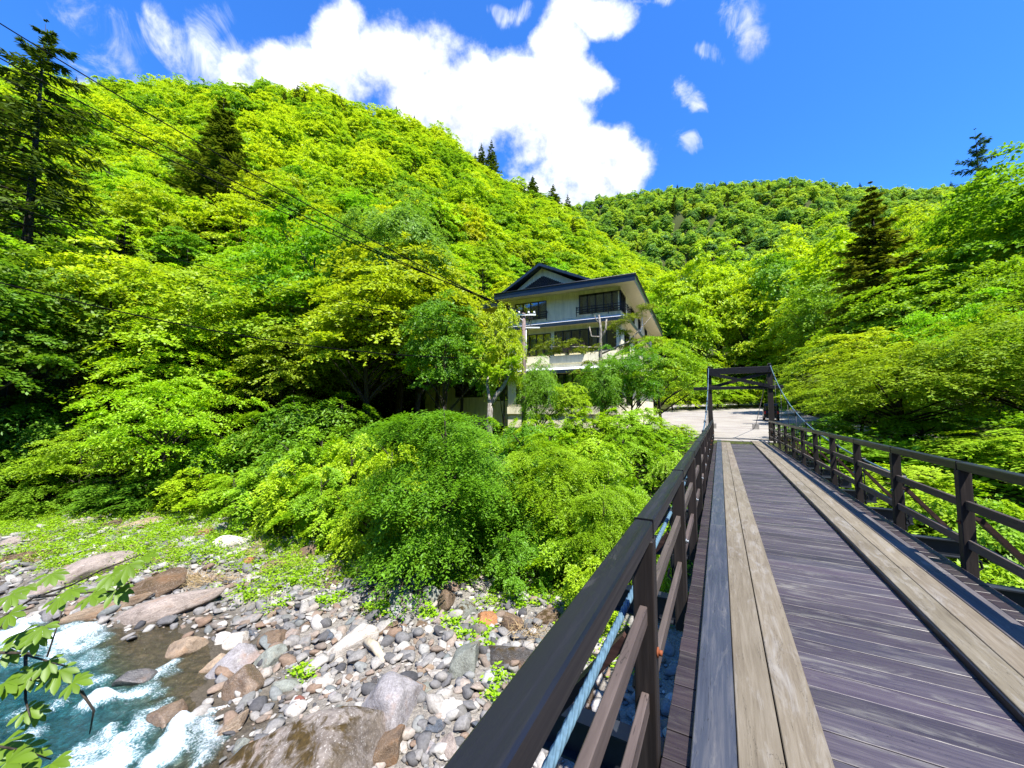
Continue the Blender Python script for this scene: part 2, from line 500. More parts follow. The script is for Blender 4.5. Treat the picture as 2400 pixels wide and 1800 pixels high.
WZ = -5.4
SHV = [-60, -40, -22.5, -19, -13.4, -9.6, -8.5, 0, 30, 60]
SHU = [-2, 1.0, 3.2, 5.2, 5.2, 4.7, 4.0, 3.0, 3.0, 2.0]
RIDGE = np.array([(-700, 240, 140), (0, 190, 160), (200, 225, 165), (480, 225, 170), (700, 228, 175), (840, 272, 185), (945, 300, 195), (1040, 340, 205), (1140, 405, 215),
                  (1215, 450, 225), (1300, 492, 235), (1350, 515, 242), (1450, 585, 250), (1600, 680, 258), (1800, 790, 265), (2100, 880, 270), (4000, 960, 270)], float)
FAR = np.array([(-500, 900, 470), (900, 700, 470), (1300, 503, 470), (1360, 482, 470), (1440, 466, 468), (1570, 448, 462), (1690, 441, 460), (1890, 430, 452), (2040, 447, 450), (2180, 452, 450), (2400, 440, 450), (3200, 430, 450)], float)
def _tab(tab):
    tx = (tab[:, 0] - 1200) / F
    te = []
    for r in tab:
        d = ray(r[0], r[1]); te.append(d[2] / d[1])
    return tx, np.array(te), tab[:, 2]
RT, FT = _tab(RIDGE), _tab(FAR)
FOOT = ([-2.5, -1.5, -1.33, -1, -.6, -.2, 0, .3, .5, .8, 1.5], [12, 21, 25, 31, 38, 52, 60, 76, 95, 120, 130])


def hill(x, y, T, foot, base, tree, namp):
    ys = np.maximum(y, 2.0)
    tx = x / ys
    yr = np.interp(tx, T[0], T[2]); te = np.interp(tx, T[0], T[1])
    zr = CAMZ + te * yr - tree
    yf = np.interp(tx, foot[0], foot[1])
    s = (y - yf) / (yr - yf)
    n = fbm(x / 38, y / 38, None, 4)
    up = base + (zr - base) * np.clip(s, 0, None) ** 1.06
    dn = zr - (s - 1) * (yr - yf) * .45
    z = np.where(s < 1, up, dn)
    z = z + n * namp * np.clip(s * 4, 0, 1) * np.clip(np.abs(1 - s) * 5, .15, 1)
    return np.where((s > 0) & (y > 2), z, -999), s


def H(x, y, detail=True):
    x = np.asarray(x, float); y = np.asarray(y, float)
    u, v = uv(x, y)
    us = np.interp(v, SHV, SHU) + .5 * fbm(v / 2.3, u * 0 + 3.3)
    d = u - us
    z = np.where(d < 0, WZ - np.minimum(1.6, .62 * -d) + .0, WZ + .12 * np.minimum(d, 8.5))
    # bank up to the plaza
    b0 = np.interp(v, [-60, -30, -14, -4, 6, 20], [9, 11, 14, 13.5, 12, 10])
    top = np.interp(v, [-60, -30, -16, -8, 8, 20], [-2.5, -2.0, -.8, 0, 0, 1.0])
    t = sst((u - b0) / 9.5)
    z = z * (1 - t) + top * t
    pl = .008 * np.maximum(u - 24, 0) + .00125 * np.maximum(u - 46, 0) ** 2
    z = z + np.where(u > 24, np.minimum(pl, 3.2), 0)
    # near bank behind the camera
    t2 = sst((-6 - u) / 7); z = z * (1 - t2) + (-.3) * t2
    z = z + np.clip(-14 - y, 0, 60) * .95 * sst((-14 - y) / 12)
    # right-hand rise
    z = z + np.where(u > 6, .30 * np.clip(v - 11, 0, 40), 0) * sst((u - 6) / 10)
    if detail:
        z = z + np.where(d > 0, 1, .6) * .16 * fbm(x / 1.7, y / 1.7) * np.clip(1 - (u - 20) / 4, 0, 1) + .25 * fbm(x / 5, y / 5) * np.clip(1 - (u - 21) / 3, 0, 1)
    h1, s1 = hill(x, y, RT, FOOT, z, 10.0, 9.0)
    h2, s2 = hill(x, y, FT, ([-2, 3], [165, 165]), z, 6.0, 26.0)
    return np.maximum(np.maximum(z, h1), h2)


def Hs(x, y): return float(H(np.array([x]), np.array([y]))[0])


def hit(px, py, zoff=0.0):
    d = ray(px, py); d = d / d[1]
    ts = np.linspace(2.5, 140, 1400)
    P = np.array([0, 0, CAMZ]) + d[None] * ts[:, None]
    hh = H(P[:, 0], P[:, 1]) + zoff
    k = np.argmax(P[:, 2] < hh)
    return P[k]


def axis(lo, hi, c, n, dens):
    t = np.linspace(np.arcsinh((lo - c) / dens), np.arcsinh((hi - c) / dens), n)
    return c + dens * np.sinh(t)


gx = axis(-420, 620, -4, 420, 9.0); gy = axis(-75, 640, 12, 410, 9.0)
GX, GY = np.meshgrid(gx, gy)
GZ = H(GX, GY)
nx, ny = len(gx), len(gy)
idx = np.arange(nx * ny).reshape(ny, nx)
quads = np.stack([idx[:-1, :-1], idx[:-1, 1:], idx[1:, 1:], idx[1:, :-1]], -1).reshape(-1, 4)
U_, V_ = uv(GX, GY)
grav = np.clip((-3.75 - GZ + .3 * fbm(GX / 2, GY / 2)) / .5, 0, 1)
m, g, out = mat('ground')
tcn = g.n('ShaderNodeTexCoord').outputs['Object']
ga = g.n('ShaderNodeAttribute', attribute_name='gravel').outputs['Fac']
vor = g.n('ShaderNodeTexVoronoi'); vor.inputs['Scale'].default_value = 14; g.l(tcn, vor.inputs['Vector'])
vor2 = g.n('ShaderNodeTexVoronoi'); vor2.inputs['Scale'].default_value = 38; g.l(tcn, vor2.inputs['Vector'])
n = g.noise(tcn, .8, 6, .6); nf = g.noise(tcn, 9, 5, .6)
gc = g.mix(1.0, g.ramp(g.n('ShaderNodeSeparateColor').outputs[0], [(0, (.2, .19, .18)), (1, (.5, .48, .45))]), (1, 1, 1, 1), 'MULTIPLY')
sc_ = g.n('ShaderNodeSeparateColor'); g.l(vor.outputs['Color'], sc_.inputs[0])
sc2 = g.n('ShaderNodeSeparateColor'); g.l(vor2.outputs['Color'], sc2.inputs[0])
gr = g.mix(.5, g.ramp(sc_.outputs[0], [(0, (.16, .15, .15)), (.5, (.30, .285, .27)), (1, (.46, .44, .41))]), g.ramp(sc2.outputs[0], [(0, (.2, .19, .18)), (.5, (.33, .31, .29)), (1, (.5, .48, .44))]))
gr = g.mix(g.mapr(n, .45, .65, 0, .5), gr, (.34, .31, .27, 1))
soil = g.ramp(nf, [(.3, (.02, .02, .008)), (.5, (.045, .05, .014)), (.7, (.06, .10, .012))])
c = g.mix(ga, soil, g.mix(1.0, g.mix(1.0, gr, (.62, .60, .57, 1), 'MULTIPLY'), g.ramp(g.n('ShaderNodeAttribute', attribute_name='wet').outputs['Fac'], [(0, (1, 1, 1)), (1, (.38, .35, .30))]), 'MULTIPLY'))
hgt = g.m('ADD', g.m('MULTIPLY', vor.outputs['Distance'], -1.0), g.m('MULTIPLY', vor2.outputs['Distance'], -.5))
pbr(g, out, c, .9, .15, 0, hgt, .6, .05)
gme = mesh_np('ground', np.stack([GX, GY, GZ], -1).reshape(-1, 3), quads, m, True, {'gravel': ('POINT', grav), 'wet': ('POINT', np.clip((WZ + .22 - GZ) / .16, 0, 1))})
tag(link('ground', gme), 'gravel riverbed, banks and wooded slopes', None, None, 'structure')

# ------------------------------------------------------------------ river
uu = np.arange(-9.5, 7.2, .09); vv = np.concatenate([np.arange(-60, -30, .5), np.arange(-30, -3, .09), np.arange(-3, 40, .6)])
UU, VV = np.meshgrid(uu, vv)
RX, RY = xy(UU, VV)
bed = H(RX, RY)
depth = np.clip(WZ - bed, -.3, 1.5)
# white water: strokes in photo pixels on the water plane -> river coordinates
def wpt(px, py):
    d = ray(px, py); t = (WZ - CAMZ) / d[2]; return uv(d[0] * t, d[1] * t)
STR = [((0, 1430), (100, 1450), .9, .9), ((0, 1500), (170, 1505), 1.1, 1.0), ((60, 1530), (230, 1545), .7, .55), ((415, 1560), (340, 1600), .35, .8), ((300, 1640), (200, 1660), .5, .75),
       ((350, 1625), (260, 1655), .45, .8), ((360, 1660), (330, 1740), .35, .6), ((560, 1665), (450, 1690), .38, .95), ((470, 1690), (400, 1760), .55, 1.0), ((430, 1740), (360, 1800), .5, .9),
       ((280, 1760), (180, 1800), .7, 1.0), ((230, 1740), (140, 1790), .4, .7), ((100, 1660), (20, 1690), .5, .45), ((60, 1720), (10, 1750), .4, .4), ((520, 1700), (480, 1790), .4, .7), ((250, 1590), (160, 1600), .4, .35), ((0, 1610), (100, 1590), .4, .3)]
foam = np.zeros_like(UU)
wu, wv = UU + .5 * fbm(UU / .9, VV / .9), VV + .7 * fbm(UU / .8 + 9, VV / .8)
for a, b, wd, st in STR:
    a, b = np.array(wpt(*a)), np.array(wpt(*b)); ab = b - a
    t = np.clip(((wu - a[0]) * ab[0] + (wv - a[1]) * ab[1]) / (ab @ ab), 0, 1)
    dd = np.hypot(wu - a[0] - t * ab[0], wv - a[1] - t * ab[1])
    foam = np.maximum(foam, st * np.clip(1.0 - dd / (wd * .95), 0, 1) ** .8)
ripple = fbm(UU / .55, VV / 1.3, None, 5)
ridge = 1 - np.abs(fbm(wu / .42 + 5, wv / .6, None, 4)) * 2.2
foam = np.clip(foam * (.66 + .5 * ridge) + .35 * ripple * (foam > .02), 0, 1)
amp = .07 + .26 * foam
RZ = WZ + amp * ripple + .12 * foam + .09 * fbm(UU / 2.1, VV / 2.6)
m, g, out = mat('river_water')
tcn = g.n('ShaderNodeTexCoord').outputs['Object']
fo = g.n('ShaderNodeAttribute', attribute_name='foam').outputs['Fac']
de = g.n('ShaderNodeAttribute', attribute_name='depth').outputs['Fac']
nw = g.noise(tcn, 5, 6, .65, .5); nw2 = g.noise(tcn, 22, 5, .65)
wc = g.ramp(de, [(0, (.075, .06, .03)), (.3, (.045, .055, .03)), (.55, (.016, .06, .056)), (1, (.008, .05, .056))])
wc = g.mix(1.0, wc, g.ramp(g.m('ADD', g.m('MULTIPLY', nw, .6), g.m('MULTIPLY', nw2, .4)), [(.36, (.35, .42, .45)), (.5, (.9, .9, .9)), (.64, (2.3, 2.1, 2.1))]), 'MULTIPLY')
ff = g.mapr(g.m('ADD', fo, g.m('MULTIPLY', g.m('SUBTRACT', nw2, .5), 1.5)), .30, .80, 0, 1)
aq = g.mapr(g.m('ADD', fo, g.m('MULTIPLY', g.m('SUBTRACT', nw, .5), .5)), .12, .6, 0, 1)
c = g.mix(g.m('MULTIPLY', aq, .6), wc, (.07, .26, .30, 1))
c = g.mix(ff, c, (.70, .77, .82, 1))
p = pbr(g, out, c, g.mapr(ff, 0, 1, .08, .6), .5, 0, g.m('ADD', nw, g.m('MULTIPLY', nw2, .45)), .9, .10)
al = g.m('MAXIMUM', g.mapr(de, 0.0, .35, .6, .98), ff)
g.l(al, p.inputs['Alpha'])
nv, nu = len(vv), len(uu)
idx = np.arange(nv * nu).reshape(nv, nu)
quads = np.stack([idx[:-1, :-1], idx[1:, :-1], idx[1:, 1:], idx[:-1, 1:]], -1).reshape(-1, 4)
wme = mesh_np('river', np.stack([RX, RY, RZ], -1).reshape(-1, 3), quads, m, True, {'foam': ('POINT', foam), 'depth': ('POINT', np.clip(depth / 1.2, 0, 1))})
tag(link('river', wme), 'turquoise mountain river with white rapids', None, None, 'structure')

# ------------------------------------------------------------------ plaza
pu, pv = np.arange(24.45, 88, .8), np.arange(-9, 17, .8)
PU, PV = np.meshgrid(pu, pv)
PX, PY = xy(PU, PV)
PZ = H(PX, PY, False) + .06
PZ = np.where(PV > 10.5, np.interp(PU, pu, (H(*xy(pu, pu * 0 + 8), False) + .06)), PZ)
idx = np.arange(PU.size).reshape(PU.shape)
quads = np.stack([idx[:-1, :-1], idx[1:, :-1], idx[1:, 1:], idx[:-1, 1:]], -1).reshape(-1, 4)
m, g, out = mat('plaza')
tcn = g.n('ShaderNodeTexCoord').outputs['Object']
n = g.noise(tcn, .35, 6, .6); nf = g.noise(tcn, 30, 4, .7); st = g.noise(scaled(g, tcn, (.5, 2, 1)), .8, 5, .6)
c = g.ramp(n, [(.3, (.27, .225, .205)), (.5, (.36, .32, .29)), (.7, (.42, .385, .35))])
c = g.mix(g.mapr(st, .55, .7, 0, .5), c, (.24, .19, .175, 1)); c = g.mix(1.0, c, (.80, .83, .82, 1), 'MULTIPLY')
c = g.mix(1.0, c, g.ramp(nf, [(.3, (.8, .8, .8)), (.7, (1.15, 1.15, 1.15))]), 'MULTIPLY')
pbr(g, out, c, .9, .2, 0, nf, .3, .01)
pme = mesh_np('pavement', np.stack([PX, PY, PZ], -1).reshape(-1, 3), quads, m, True)
tag(link('pavement', pme), 'pale worn paved forecourt beyond the bridge', None, None, 'structure')

# ------------------------------------------------------------------ bridge
B = thing('suspension_bridge', 'dark timber suspension footbridge with plank deck, handrails and cable gate', 'bridge', (0, 0, 0), -BA)
XL0, XL1, XR0, XR1 = -.40, -.312, 2.20, 2.29
XC = (XL1 + XR0) / 2
D0, D1 = -12.0, 23.35
posts = [5.9 + 1.8 * k for k in range(-9, 11)]
b = MB(); y = D0
r = random.Random(3)
while y < D1 - .19:
    z = r.uniform(-.003, .002)
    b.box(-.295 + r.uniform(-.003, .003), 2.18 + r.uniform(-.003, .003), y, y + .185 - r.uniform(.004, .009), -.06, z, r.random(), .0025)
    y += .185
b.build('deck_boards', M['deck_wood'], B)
for side in (0, 1):
    for i in range(3):
        b = MB(); y = D0 + r.uniform(0, 2)
        x0 = -.168 + i * .1915 if side == 0 else 1.362 + i * .1915
        outer = (i == 0 and side == 0) or (i == 2 and side == 1)
        while y < D1:
            L = min(r.uniform(5.2, 6.0), D1 - y)
            if L > .2:
                b.box(x0 + r.uniform(0, .003), x0 + .189 - r.uniform(0, .003), y, y + L - .006, .004, .052 + r.uniform(-.002, .002), .35 + .3 * r.random(), .004)
            y += L
        b.build('runner_plank', M[('edge_runner_wood' if side == 0 else 'worn_runner_wood') if outer else 'runner_wood'], B)
b = MB().box(1.342, 1.356, D0, D1 - .02, .0, .05, .3)
b.build('edge_strip', M['rail_wood'], B)
b = MB().box(-.6, 2.5, D1 + .02, 24.5, -.3, .03, .5, .01)
b.build('approach_slab', M['concrete'], B)
for s, (xa, xb) in enumerate(((XL0, XL1), (XR0, XR1))):
    xm = (xa + xb) / 2; o = -1 if s == 0 else 1
    pl = [q - (.24 if s == 0 else 0) for q in posts]
    for k, d in enumerate(pl):
        if d < -3.5: continue
        MB().box(xm - .05, xm + .05, d - .05, d + .05, -.30, 1.009, r.random(), .006).build('post', M['post_wood'], B)
        if k + 1 < len(pl):
            e = pl[k + 1]
            hb = MB()
            hb.box(xa, xb, d + .002, e - .002, 1.012, 1.097 + r.uniform(-.002, .002), r.random(), .007)
            hb.box(xa - .003, xb + .003, d + .004, d + .012, 1.009, 1.101, .1)
            hb.build('handrail', M['rail_wood'], B)
            for z in (.655, .255):
                MB().box(xm - .018, xm + .018, d + .052, e - .052, z - .043 + r.uniform(-.006, .006), z + .045, r.random(), .004).build('side_rail', M['slat_wood'], B)
        # knee brace, bolted half-way up the post, out to the beam end
        bb = MB(); bb.bar((xm + o * .085, d, .52), (xm + o * .62, d, -.16), .045, .11, (0, 1, 0), r.random())
        bb.build('brace', M['brace_wood'], B)
        bt = MB(); bt.tube([(xm - o * .058, d, .47), (xm - o * .075, d, .47)], .013, 6); bt.tube([(xm - o * .051, d, .47), (xm - o * .058, d, .47)], .024, 8)
        bt.build('bolt', M['steel_grey'] if r.random() > .25 else M['rust'], B, True)
for d in posts:
    if d < -8: continue
    c = MB()
    c.box(-1.05, 2.95, d - .06, d + .06, -.16, -.145, .5); c.box(-1.05, 2.95, d - .012, d + .012, -.36, -.16, .5); c.box(-1.05, 2.95, d - .06, d + .06, -.375, -.36, .5)
    c.build('cross_beam', M['steel_navy'], B)
for x in (-.1, .6, 1.3, 2.0):
    MB().box(x - .05, x + .05, D0, D1, -.142, -.064, r.random()).build('stringer', M['post_wood'], B)
CXL, CXR = -.475, 2.39
def cz(d): return CAMZ - 1.05 + .000392 * abs(d - 3.5) ** 3
for x in (CXL, CXR):
    V = []; NS = 24
    ds = np.concatenate([np.arange(-2, 6, .011), np.arange(6, 23.99, .06)])
    fs = []
    for i, d in enumerate(ds):
        tw = d / .34 * 2 * math.pi
        for k in range(NS):
            t = 2 * math.pi * k / NS
            rr = .0125 + .0055 * abs(math.cos(3 * t))
            V.append((x + rr * math.cos(t + tw / 1), d, cz(d) + rr * math.sin(t + tw / 1)))
    V = np.array(V)
    n_ = len(ds); I = np.arange(n_ * NS).reshape(n_, NS)
    q = np.stack([I[:-1], np.roll(I[:-1], -1, 1), np.roll(I[1:], -1, 1), I[1:]], -1).reshape(-1, 4)
    link('main_cable', mesh_np('main_cable', V, q, M['cable_blue'], True), B)
    for d in posts:
        if d < -2 or d > 23: continue
        z = cz(d + .25); dd = d + .25
        h = MB()
        h.tube([(x, dd, z - .03), (x, dd, -.13)], .0095, 6)
        h.build('hanger', M['steel_dark'], B, True)
        h = MB()
        h.box(x - .035, x + .035, dd - .05, dd + .05, z - .045, z + .028, 0, .008)
        for yy_ in (-.03, .03): h.tube([(x - .02, dd + yy_, z + .02), (x - .02, dd + yy_, z + .055)], .009, 6); h.tube([(x + .02, dd + yy_, z + .02), (x + .02, dd + yy_, z + .055)], .009, 6)
        h.tube([(x, dd, z - .04), (x, dd, z - .13)], .02, 8)
        h.build('cable_clamp', M['steel_dark'], B)
        h = MB(); zz = .12
        h.tube([(x, dd, zz + .05), (x, dd, zz - .08)], .022, 8); h.tube([(x - .03, dd, zz - .1), (x - .045, dd, zz - .17), (x, dd, zz - .215), (x + .045, dd, zz - .17), (x + .03, dd, zz - .1)], .013, 6)
        h.tube([(x, dd, zz - .2), (x, dd, -.14)], .02, 6)
        h.build('shackle', M['steel_dark'], B)
# cable gate at the far end
TX0, TX1, TD = -.46, 2.36, 24.05
for x in (TX0, TX1):
    MB().box(x - .115, x + .115, TD - .115, TD + .115, -.4, 3.95, r.random(), .012).build('tower_post', M['post_wood'], B)
    MB().box(x - .07, x + .07, TD - .14, TD + .14, 3.953, 4.06, 0, .02).build('saddle', M['steel_dark'], B)
b = MB(); b.box(TX0 - .1, TX1 + .1, TD - .19, TD - .119, 3.58, 3.91, .4, .008); b.build('top_beam', M['rail_wood'], B)
b = MB(); b.box(TX0 - .8, TX1 + .55, TD - .175, TD - .119, 2.73, 2.90, .7, .008); b.build('lower_beam', M['rail_wood'], B)
b = MB(); b.bar((TX0 + .03, TD - .215, 3.62), (TX1 - .03, TD - .215, 2.86), .045, .17, (0, 0, 1), .2); b.build('cross_brace', M['rail_wood'], B)
b = MB(); b.bar((TX0 + .03, TD - .085, 2.86), (TX1 - .03, TD - .085, 3.62), .05, .17, (0, 0, 1), .6); b.build('cross_brace', M['post_wood'], B)
for x in (CXL, CXR):
    zb = Hs(*xy(34.9, x)) + .06
    b = MB(); b.tube([(x, TD + .1, 4.02), (x, 34.9, zb + .3)], .022, 8); b.build('back_stay', M['steel_dark'], B, True)
    b = MB(); b.box(x - .21, x + .21, 34.7, 35.1, zb - .2, zb + .42, .5, .015); b.build('anchor_block', M['concrete'], B)

# ------------------------------------------------------------------ hotel
HA = math.atan2(-.436, .9)
HB = thing('riverside_inn', 'three storey cream riverside inn with navy roof and gable among the trees', 'building', (9.78, 30.0, 0.0), HA)
# local: x right along the front, y away from the camera; eave corner at the origin
FW, RW, LW = 1.25, -1.35, -11.9       # front wall y, right wall x, left wall x
BK = 25.0
def facade(openings, x0, x1, z0, z1):
    """front wall rectangles round rectangular openings (xa, xb, za, zb)"""
    xs = sorted({x0, x1, *[o[0] for o in openings], *[o[1] for o in openings]}); zs = sorted({z0, z1, *[o[2] for o in openings], *[o[3] for o in openings]})
    R = []
    for i in range(len(xs) - 1):
        for j in range(len(zs) - 1):
            cx, cz_ = (xs[i] + xs[i + 1]) / 2, (zs[j] + zs[j + 1]) / 2
            if not any(o[0] < cx < o[1] and o[2] < cz_ < o[3] for o in openings): R.append((xs[i], xs[i + 1], zs[j], zs[j + 1]))
    return R
winF = [(-11.1, -8.0, 10.0, 11.55, 4), (-4.9, RW - .02, 10.0, 11.62, 5), (-10.4, -7.6, 6.6, 8.5, 4), (-7.2, -1.8, 6.75, 8.6, 7), (-11.0, -7.9, 2.2, 4.7, 3), (-7.2, -2.3, 2.0, 4.75, 6)]
winR = [(FW + .02, 3.6, 10.0, 11.62, 3), (6.5, 8.9, 10.0, 11.5, 3), (11.5, 13.5, 10.0, 11.5, 2), (17, 19.5, 10.0, 11.5, 3), (2.6, 5.4, 6.75, 8.5, 3), (8.5, 11, 6.75, 8.5, 3), (15, 18, 6.75, 8.5, 3), (3, 6.5, 2.1, 4.6, 3), (9, 12, 2.1, 4.6, 3)]
def wall_panels(front, ops, a0, a1, z0, z1, pos, th=.22):
    w = MB()
    for (p, q, s, t) in facade([o[:4] for o in ops], a0, a1, z0, z1):
        if front: w.box(p, q, pos, pos + th, s, t)
        else: w.box(pos - th, pos, p, q, s, t)
    return w
wall_panels(True, winF, LW, RW - .23, 0, 12.0, FW).build('wall', M['cream_wall'], HB)
wall_panels(False, winR, FW, BK, 0, 12.0, RW).build('wall', M['cream_wall'], HB)
b = MB(); b.box(LW, LW + .2, FW + .22, BK, 0, 12.0); b.box(LW + .2, RW - .22, BK - .2, BK, 0, 12.0); b.build('wall', M['cream_wall'], HB)
for xa, xb in ((-7.85, -5.05), (LW + .02, -11.22)):
    b = MB()
    for z in np.arange(9.72, 11.9, .155): b.box(xa, xb, FW - .028 - .014, FW - .002, z, z + .135)
    b.build('siding', M['cream_wall'], HB)
b = MB(); b.box(LW + .25, RW - .5, 2.6, 2.65, .2, 11.8)
b.box(RW - 1.6, RW - 1.55, 2.7, BK - .5, .2, 11.8); b.build('interior_screen', M['interior'], HB)
def window(front, w, pos):
    a0, a1, z0, z1, n = w
    fr = MB(); e = .06
    def bx(m_, p, q, s, t, d0, d1):
        if front: m_.box(p, q, pos + d0, pos + d1, s, t)
        else: m_.box(pos - d1, pos - d0, p, q, s, t)
    bx(fr, a0 - .03, a1 + .03, z1, z1 + e, -.03, .12); bx(fr, a0 - .03, a1 + .03, z0 - e, z0, -.03, .12)
    for i in range(n + 1):
        x = a0 + (a1 - a0) * i / n
        bx(fr, x - .035, x + .035, z0, z1, -.025, .1)
    f = fr.build('window', M['dark_frame'], HB)
    gl = MB(); bx(gl, a0 + .001, a1 - .001, z0 + .001, z1 - .001, .04, .05); gl.build('pane', M['window_glass'], f)
    cu = MB(); rr = random.Random(int(a0 * 100 + z0 * 7))
    for i in range(n):
        if rr.random() < .75:
            x = a0 + (a1 - a0) * (i + rr.uniform(0, .4)) / n
            wv_ = (a1 - a0) / n * rr.uniform(.4, .9)
            k = 8
            for j in range(k): bx(cu, x + wv_ * j / k, x + wv_ * (j + 1) / k, z0 + .03, z1 - .03, .30 + .03 * (j % 2), .32 + .03 * (j % 2))
    if cu.v: cu.build('curtain', M['curtain'], f)
for w in winF: window(True, w, FW)
for w in winR: window(False, w, RW)
# pent ledges between storeys: pale sheet on top, navy fascia below
def ledge(z, out_, x0):
    b = MB(); b.poly([(x0, FW - out_, z), (RW + out_, FW - out_, z), (RW - .0, FW - .003, z + .28), (x0, FW - .003, z + .28)])
    b.poly([(RW + out_, FW - out_, z), (RW + out_, BK, z), (RW + .003, BK, z + .28), (RW + .003, FW, z + .28)])
    b.build('ledge_sheet', M['white_metal'], HB)
    b = MB(); b.box(x0, RW + out_, FW - out_, FW - out_ + .06, z - .30, z - .004); b.box(RW + out_ - .06, RW + out_, FW - out_ + .061, BK, z - .30, z - .004)
    b.build('ledge_fascia', M['navy_roof'], HB)
    b = MB(); b.box(x0, RW + out_ - .07, FW - out_ + .061, FW - .003, z - .26, z - .22); b.box(RW + .003, RW + out_ - .062, FW + .0, BK, z - .26, z - .22)
    b.build('ledge_soffit', M['soffit'], HB)
ledge(9.32, .62, LW); ledge(5.1, .9, LW)
b = MB(); b.box(LW, RW + .1, FW - .12, FW - .003, 5.75, 6.45); b.box(LW, RW + .1, FW - .16, FW - .003, 1.25, 1.9); b.build('cream_band', M['cream_wall'], HB)
# balcony rails
def balcony(x0, x1, z, ret=0):
    b = MB()
    for k in range(3): b.box(x0, x1, FW - .42, FW - .38, z + .08 + k * .2, z + .15 + k * .2)
    n = max(2, int((x1 - x0) / 1.2) + 1)
    for i in range(n):
        x = x0 + (x1 - x0 - .06) * i / (n - 1); b.box(x, x + .06, FW - .378, FW - .31, z - .25, z + .62)
    for x in (x0, x1 - .05): b.box(x, x + .05, FW - .309, FW - .003, z + .5, z + .56)
    if ret:
        for k in range(3): b.box(x1 - .04, x1, FW - .378, FW + ret, z + .081 + k * .2, z + .149 + k * .2)
        for i in range(3):
            y = FW + ret * (i + 1) / 3; b.box(x1 + .002, x1 + .06, y - .06, y, z - .25, z + .62)
    b.build('balcony_rail', M['dark_slats'], HB)
balcony(-11.2, -7.8, 9.95); balcony(-5.1, RW + .42, 9.95, 2.2)
b = MB()
for k in range(5): b.box(-7.3, -4.4, FW - .40, FW - .36, 5.9 + .78 + k * .14, 5.9 + .86 + k * .14)
for x in (-7.3, -5.9, -4.46): b.box(x, x + .06, FW - .358, FW - .003, 6.5, 7.4)
b.build('slat_balcony', M['dark_slats'], HB)
# roof: eaves all round, hip above, gable on the left two thirds
EX0, EX1, EY0, EY1, EZ = -12.75, 0.0, 0.0, 26.2, 12.5
b = MB()
b.box(EX0, EX1, EY0, EY0 + .08, EZ - .58, EZ); b.box(EX1 - .08, EX1, EY0 + .081, EY1, EZ - .58, EZ); b.box(EX0, EX0 + .08, EY0 + .081, EY1, EZ - .58, EZ)
b.build('fascia', M['navy_roof'], HB)
b = MB(); b.box(EX0 + .081, EX1 - .081, EY0 + .081, EY1, EZ - .50, EZ - .44); b.build('soffit', M['soffit'], HB)
b = MB(); b.tube([(EX0, EY0 - .05, EZ - .03), (EX1 + .05, EY0 - .05, EZ - .03), (EX1 + .05, EY1, EZ - .03)], .05, 8); b.build('gutter', M['steel_navy'], HB, True)
b = MB(); i_ = 4.5; zt = EZ + 1.15
A0, A1, A2, A3 = (EX0, EY0, EZ + .004), (EX1, EY0, EZ + .004), (EX1, EY1, EZ + .004), (EX0, EY1, EZ + .004)
T0, T1, T2, T3 = (EX0 + i_, EY0 + i_, zt), (EX1 - i_, EY0 + i_, zt), (EX1 - i_, EY1 - i_, zt), (EX0 + i_, EY1 - i_, zt)
for q in ((A0, A1, T1, T0), (A1, A2, T2, T1), (A2, A3, T3, T2), (A3, A0, T0, T3), (T0, T1, T2, T3)): b.poly(q)
b.build('roof', M['navy_roof'], HB)
gx0, gx1, gy, gzt = EX0 + .1, EX0 + 9.3, 1.6, 15.1
gm = (gx0 + gx1) / 2 - .5
gb = EZ + .25
b = MB()
for (xa, xe) in ((gx0, 0), (gx1, 0)):
    b.add([(xa, gy - .7, gb), (gm, gy - .7, gzt), (gm, 22, gzt), (xa, 22, gb), (xa, gy - .7, gb - .22), (gm, gy - .7, gzt - .26), (gm, 22, gzt - .26), (xa, 22, gb - .22)],
          [(0, 1, 2, 3), (7, 6, 5, 4), (0, 4, 5, 1), (3, 2, 6, 7), (0, 3, 7, 4)])
b.build('gable_roof', M['navy_roof'], HB)
b = MB(); b.add([(gx0 + .5, gy, gb - .35), (gx1 - .5, gy, gb - .35), (gm, gy, gzt - .28), (gx0 + .5, gy + .1, gb - .35), (gx1 - .5, gy + .1, gb - .35), (gm, gy + .1, gzt - .28)],
              [(0, 1, 2), (5, 4, 3), (0, 3, 4, 1), (1, 4, 5, 2), (2, 5, 3, 0)]); b.build('gable_wall', M['cream_wall'], HB)
b = MB()
for k in range(12):
    t0_, t1_ = k / 12, (k + .75) / 12
    z0, z1 = gb + .1 + (gzt - gb - 1.15) * t0_, gb + .1 + (gzt - gb - 1.15) * t1_
    hw = 2.35 * (1 - t0_); b.box(gm + .1 - hw, gm + .1 + hw, gy - .06, gy - .002, z0, z1)
b.build('gable_vent', M['dark_slats'], HB)
b = MB(); b.tube([(RW + .5, 10.8, EZ - .45), (RW + .5, 10.8, 10.2), (RW + .12, 10.8, 9.7), (RW + .12, 10.8, 5.2)], .07, 8); b.build('downpipe', M['white_metal'], HB, True)
